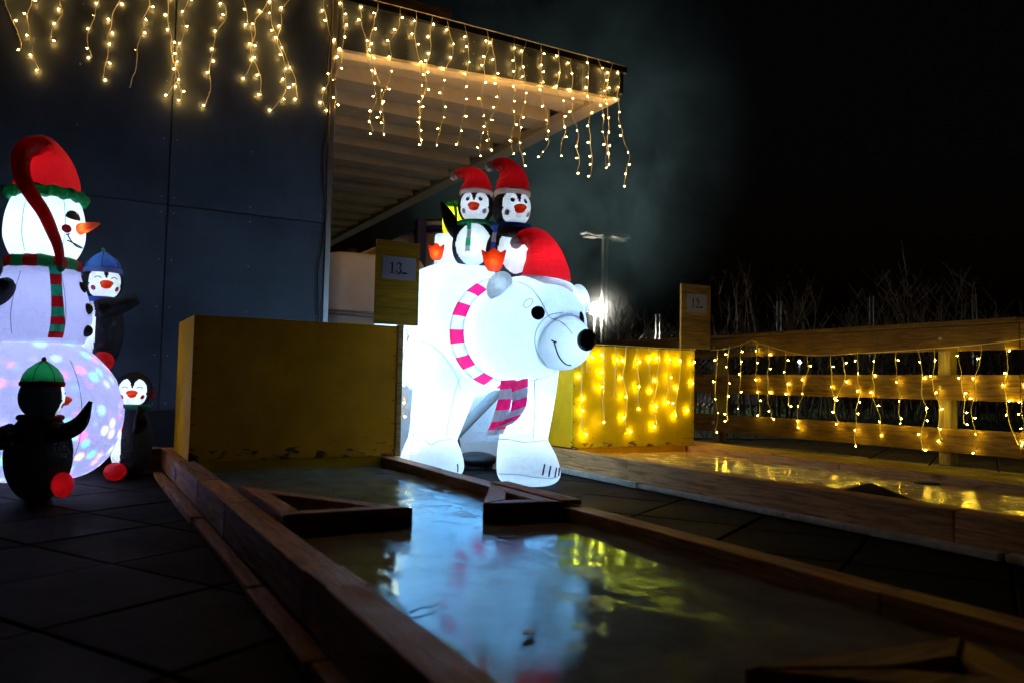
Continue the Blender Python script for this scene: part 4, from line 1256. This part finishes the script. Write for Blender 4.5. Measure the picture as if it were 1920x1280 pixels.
lamp('inner_lamp', (0, 0, 1.02), 4.8, (.42, .5, 1), .05, sn)
lamp('inner_lamp', (0, 0, .42), 14, (.42, .5, 1), .08, sn)
lamp('hat_lamp', (.0, -.02, 1.80), .8, (1, .9, .9), .02, sn)
# rotating party lamp: throws red, blue and white flecks on the inside of the bottom ball
pl_ = lamp('party_lamp', (0, 0, .30), 60, (1, 1, 1), .004, sn)
pl_.data.use_nodes = True
nt = pl_.data.node_tree
em = nt.nodes['Emission']
geo = nt.nodes.new('ShaderNodeTexCoord')
vo = nt.nodes.new('ShaderNodeTexVoronoi'); vo.inputs['Scale'].default_value = 5.6; vo.inputs['Randomness'].default_value = .9
nt.links.new(geo.outputs['Normal'], vo.inputs['Vector'])
rp = nt.nodes.new('ShaderNodeValToRGB'); rp.color_ramp.elements[0].position = .0; rp.color_ramp.elements[0].color = (1, 1, 1, 1); rp.color_ramp.elements[1].position = .48; rp.color_ramp.elements[1].color = (0, 0, 0, 1)
nt.links.new(vo.outputs['Distance'], rp.inputs[0])
sat = nt.nodes.new('ShaderNodeHueSaturation'); sat.inputs['Saturation'].default_value = 1.6; sat.inputs['Value'].default_value = 1.0
nt.links.new(vo.outputs['Color'], sat.inputs['Color'])
mu = nt.nodes.new('ShaderNodeMix'); mu.data_type = 'RGBA'; mu.blend_type = 'MULTIPLY'; mu.inputs[0].default_value = 1
nt.links.new(rp.outputs[0], mu.inputs[6]); nt.links.new(sat.outputs[0], mu.inputs[7]); nt.links.new(mu.outputs[2], em.inputs[0])

# penguins round the snowman
penguin('inflatable penguin in green hat seen from behind, hugging the snowman', -2.33, 3.93, 0, math.radians(140), .505, .106, .215, (.158, .15, .225),
        hat=dome_hat(GREEN, RED, RED), scarf=(RED,), eyes='smile',
        wings=({'p': [(-.115, .01, .335), (-.17, -.06, .345), (-.20, -.11, .39), (-.205, -.15, .49)], 'r': [.055, .052, .045, .012], 'flat': .7},
               {'p': [(-.06, .12, .34), (-.09, .19, .31), (-.11, .25, .27)], 'r': [.06, .06, .02]}),
        feet=(('ball', (-.165, -.055, .085), (.052, .042, .062), .6, 0),), power=.8, belly=35)
penguin('inflatable penguin in blue hat peeking over the snowman shoulder', -2.615, 5.0, .66, math.radians(38), .545, .118, .24, (.135, .135, .26),
        hat=dome_hat(BLUE, PALE_BLUE, GREEN), scarf=(BLUE,), eyes='smile',
        wings=({'p': [(.06, -.11, .36), (.08, -.16, .40), (.07, -.17, .44)], 'r': [.05, .045, .012]},
               {'p': [(-.12, 0, .36), (-.16, -.06, .3), (-.16, -.1, .22)], 'r': [.05, .05, .012]}),
        feet=(('ball', (-.01, -.17, .045), (.065, .075, .06), 0, 0),), power=1.0, belly=-72)
def earmuff(t, hc, r):
    for s_ in (-1, 1):
        mesh('earmuff', ellipsoid(hc + Vector((s_ * r * 1.05, -.01, -.2 * r)), (r * .2, r * .28, r * .3), 16, 10), RED, t)
    mesh('headband', tube([hc + Vector((r * 1.03 * math.cos(a), 0, r * 1.09 * math.sin(a))) for a in [math.pi * i / 20 for i in range(21)]], r * .06, 6), BLACK, t)
penguin('inflatable penguin with red earmuffs at the snowman foot beside the box', -2.318, 4.86, 0, math.radians(20), .53, .10, .22, (.12, .125, .235),
        hat=earmuff, scarf=(GREEN,), eyes='smile',
        wings=({'p': [(.05, -.13, .30), (.06, -.17, .35), (.05, -.17, .44)], 'r': [.05, .048, .008]},),
        feet=(('ball', (-.065, -.15, .055), (.062, .075, .052), 0, 0),), power=1.0, belly=-72)

# ------------------------------------------------------------------ far background
random.seed(21)
def shrub(u, d, h, n, label, leaves=False, lean=0.0):
    x, y = W2(u, d)
    t = thing('bare_shrub', label, 'shrub', (x, y, 0), group='bare shrubs behind the fence')
    S, T, Lf = [], [], []
    for k in range(n):
        a = random.uniform(0, 6.28); r = random.uniform(.05, .5)
        p = Vector((math.cos(a) * r, math.sin(a) * r, 0)); hh = h * random.uniform(.55, 1.05)
        dirv = Vector((math.cos(a) * random.uniform(0, .3) + lean, math.sin(a) * random.uniform(0, .3), 1)).normalized()
        P = [p.copy()]
        for s_ in range(7):
            dirv = (dirv + Vector((random.uniform(-.14, .14), random.uniform(-.14, .14), .05))).normalized()
            p = p + dirv * hh / 7; P.append(p.copy())
        r0 = random.uniform(.008, .026)
        S.append(tube(P, [r0 * (1 - .12 * i) for i in range(8)], 5, False))
        for b in range(random.randint(5, 10)):
            i = random.randint(2, 6); q = P[i].lerp(P[i + 1], random.random())
            a2 = random.uniform(0, 6.28); l = hh * random.uniform(.08, .26)
            dv = Vector((math.cos(a2) * .7, math.sin(a2) * .7, random.uniform(.4, 1))).normalized()
            m_ = q + dv * l * .5 + Vector((0, 0, l * .08)); e = q + dv * l + Vector((0, 0, l * .25))
            T.append(tube([q, m_, e], [.008, .006, .003], 3, False))
            for c in range(2):
                a3 = random.uniform(0, 6.28); T.append(tube([m_, m_ + Vector((math.cos(a3) * .12, math.sin(a3) * .12, .2)) * random.uniform(.5, 1.3)], [.006, .003], 3, False))
            if leaves and random.random() < .6:
                for c in range(3):
                    w = e + Vector((random.uniform(-.06, .06), random.uniform(-.06, .06), random.uniform(-.08, .05)))
                    Lf.append(([w, w + Vector((.05, .01, .03)), w + Vector((.02, .04, -.05))], [(0, 1, 2)]))
    mesh('stems', join(*S), BARK, t)['kind'] = 'stuff'; mesh('twigs', join(*T), BARK, t)['kind'] = 'stuff'
    if Lf: mesh('withered_leaves', join(*Lf), LEAF, t, smooth=False)["kind"] = 'stuff'
    return t
place = ['behind the bear nose', 'left of the floodlight pole', 'right of the floodlight pole', 'above the far yellow box', 'left of sign 12', 'behind sign 12']
sp_ = [(1.75, 19.0, 2.4, 10), (2.35, 20.5, 2.9, 11), (2.95, 19.2, 2.9, 12), (3.5, 20, 2.6, 10), (4.0, 18.5, 2.6, 8), (4.5, 19.5, 2.3, 8), (5.15, 18.2, 3.4, 12), (5.75, 18.4, 4.0, 13), (6.3, 18.0, 3.3, 12), (6.9, 18.5, 3.2, 11), (7.5, 18, 3.0, 10), (8.1, 18.5, 2.5, 9), (8.8, 18, 3.4, 10), (9.4, 18.4, 3.8, 12), (10.0, 18, 3.5, 11), (10.6, 18.6, 3.9, 11), (11.2, 18, 2.8, 9), (11.8, 18.3, 3.2, 10), (12.5, 18, 3.0, 10)]
lab = ['low bare shrub just right of the bear nose', 'bare shrub directly behind the floodlight', 'bare shrub between floodlight pole and first fence post', 'bare shrub above the middle of the glowing yellow box', 'thin bare shrub left of sign 12', 'sparse bare shrub hidden partly by sign 12', 'bare shrub with dry leaves just right of sign 12', 'tallest bare shrub right of sign 12', 'dense bare shrub above the stencilled lettering', 'bare shrub left of the second tall mesh fence post', 'bare shrub between second and third mesh fence posts', 'low thin shrub near the middle mesh fence post', 'bare shrub right of the middle mesh fence post', 'tall forked bare shrub above the fence bolt', 'tall slender shrub left of the rightmost mesh post', 'tall branching shrub behind the rightmost mesh post', 'low bare shrub right of the rightmost mesh post', 'bare shrub near the right picture edge', 'bare shrub cut off by the right picture edge']
for (u, d, h, n), l in zip(sp_, lab): shrub(u, d, h * .88, n + 5, l, leaves=('dry leaves' in l or 'yellow box' in l))

# twin flood pole (unlit heads) and the burning floodlight
POLE = plain('pale_pole', (0.6, 0.6, 0.56), 0.5, 0.0)
t = thing('floodlight_pole', 'tall steel pole with two unlit floodlight heads', 'lamp post', (14.25, 20, 0))
for dx in (-.07, .07):
    mesh('pole', tube([(dx, 0, 0), (dx, 0, 5.2)], .042, 12), POLE, t)
box('cross_arm', -.42, .42, -.04, .04, 5.2, 5.27, POLE, t)
for s_ in (-1, 1):
    h = prism('lamp_head', [(-.1, 0), (.28, -.06), (.62, .02), (.58, .12), (.30, .24), (-.05, .2)], -.17, .17, POLE, t, loc=(s_ * .25, 0, 5.25), bevel=.025)
    h.rotation_euler = (math.pi / 2, 0, 0); h.scale = (s_ * 1.0, 1, 1)
    box('glass', s_ * .55 - .2, s_ * .55 + .2, -.14, .14, 5.17, 5.19, plain('lamp_glass', (.5, .5, .45), .2), t, .002)
t = thing('floodlight', 'blazing white floodlight behind the bear nose', 'lamp', (13.96, 20, 0))
mesh('stand', tube([(0, .1, 0), (0, .1, 2.85)], .03, 10), STEEL, t)
box('housing', -.18, .18, .02, .14, 2.8, 3.14, STEEL, t, .01)
mesh('lens', ellipsoid((0, 0, 2.968), (.2, .06, .2), 20, 14), FLOOD, t)
# wire mesh fence behind the shrubs
t = thing('mesh_fence', 'tall wire mesh fence with double steel posts behind the shrubs', 'fence', (W2(6, 20)[0], W2(6, 20)[1], 0), -YAW)
for x in (-5.6 + 2.35 * k for k in range(6)):
    pass
for u, d, zt in ((3.9, 21, 2.55), (6.9, 20.3, 2.9), (9.15, 20, 3.05), (11.6, 19.7, 3.1), (13.9, 19.4, 3.1), (1.9, 21.3, 2.1)):
    for dx in (-.05, .05):
        mesh('post', tube([(u - 6 + dx, d - 20, 0), (u - 6 + dx, d - 20, zt)], .027, 8), STEEL, t)
V, F = [], []
for k in range(90):
    x0 = -4.4 + k * .15
    for sgn in (-1, 1):
        a = Vector((x0, .9 - .12 * (x0 + 4.4), .1)); b = Vector((x0 + sgn * 2.0, .9 - .12 * (x0 + 4.4), 2.1))
        tv, tf = tube([a, b], .0035, 3, False); n = len(V); V += tv; F += [tuple(i + n for i in q) for q in tf]
mesh('wire_mesh', (V, F), STEEL, t)['kind'] = 'stuff'
# boards and lamp across the field
def far_box(name, label, cat, u, d, z0, z1, w, m, extra=None):
    x, y = W2(u, d)
    t = thing(name, label, cat, (x, y, 0), -YAW)
    box('panel', -w / 2, w / 2, -.03, .03, z0, z1, m, t, .01)
    for s_ in (-.45, 0, .45): box('leg', s_ * w - .03, s_ * w + .03, .031, .09, 0, z1, STEEL, t, .005)
    if extra: extra(t)
    return t
def stripes(t):
    for k in range(14):
        box('letter_block', -1.2 + k * .2, -1.2 + k * .2 + .13, -.036, -.032, .38, .52, BANNER_W, t, .002)
far_box('banner_board', 'long red banner board across the far field', 'banner', 18.6, 32, .15, .75, 6.5, BANNER_R, stripes)
far_box('banner_board', 'small blue banner board left of the long red one', 'banner', 15.0, 32.5, .3, 1.0, 1.3, BANNER_B)
far_box('banner_board', 'pale white board on the field behind the shrub trunks', 'banner', 9.4, 33, .0, .55, 3.4, BANNER_W, lambda t: box('teal_patch', .9, 1.25, -.04, -.032, .05, .5, TEAL, t, .002))
x, y = W2(14.6, 40)
t = thing('street_lamp', 'distant small white lamp seen between fence planks', 'lamp', (x, y, 0))
mesh('pole', tube([(0, 0, 0), (0, 0, 1.95)], .04, 8), STEEL, t); mesh('globe', ellipsoid((0, 0, 2.05), (.09, .09, .09), 12, 8), emis('far_lamp', (1, .95, .85), 12), t)

# ------------------------------------------------------------------ drifting steam lit by the floodlight
s = N('steam')
tc = s.a('TexCoord').outputs['Object']
gr = s.a('VectorMath', {0: tc}, operation='LENGTH').outputs['Value']
fall = s.a('MapRange', {'Value': gr, 'From Min': .15, 'From Max': 1.0, 'To Min': 1.0, 'To Max': 0.0}, interpolation_type='SMOOTHSTEP').outputs[0]
nz = s.ramp(s.noise(tc, 2.3, 6, .66, 1.1), [(.40, 0), (.72, 1)])
den = s.math('MULTIPLY', s.math('MULTIPLY', fall, nz), .2)
vs = s.a('VolumePrincipled', {'Color': (.45, .8, .95, 1), 'Density': den, 'Anisotropy': .1})
s.t.links.new(vs.outputs[0], s.out.inputs['Volume'])
st = mesh('steam', ellipsoid((0, 0, 0), (1, 1, 1), 32, 20), s.m)
st.location = (9.0, 15.0, 6.2); st.scale = (5.2, 4.5, 5.4)
tag(st, 'pale steam cloud drifting in the night sky above the pole', 'steam', kind='stuff')

s = N('glare')  # haze volume added to stand for the floodlight's lens glare
tc = s.a('TexCoord').outputs['Object']
gr = s.a('VectorMath', {0: tc}, operation='LENGTH').outputs['Value']
fall = s.a('MapRange', {'Value': gr, 'From Min': 0.0, 'From Max': 1.0, 'To Min': 1.0, 'To Max': 0.0}, interpolation_type='SMOOTHSTEP').outputs[0]
vs = s.a('VolumePrincipled', {'Color': (.9, .95, .95, 1), 'Density': s.math('MULTIPLY', s.math('MULTIPLY', fall, fall), .025), 'Anisotropy': .5})
s.t.links.new(vs.outputs[0], s.out.inputs['Volume'])
mi = mesh('glare', ellipsoid((0, 0, 0), (1, 1, 1), 24, 16), s.m)
mi.location = (13.9, 19.6, 2.97); mi.scale = (1.5, 1.3, 1.4)
tag(mi, 'thin mist haze added for lens glow round the blazing floodlight', 'glare', kind='stuff')
# litter on the ice
x = Vector((.824, 1.398, .119))
lf = [(.018 * math.cos(a) * (1 + .3 * math.sin(3 * a)), .011 * math.sin(a)) for a in [i * 2 * math.pi / 14 for i in range(14)]]
o = prism('fallen_leaf', lf, 0, .003, plain('wet_leaf', (.012, .009, .006), .5), None, x); o.rotation_euler = (.08, .1, .6)
tag(o, 'small dark fallen leaf frozen on the near ice', 'leaf')
o = mesh('twig', tube([(0, 0, 0), (.03, .012, .003), (.06, .018, .001), (.085, .035, .002)], [.0022, .002, .0016, .001], 6), BARK, None, (.66, 1.635, .118))
tag(o, 'thin twig lying on the ice near the left rail', 'twig')
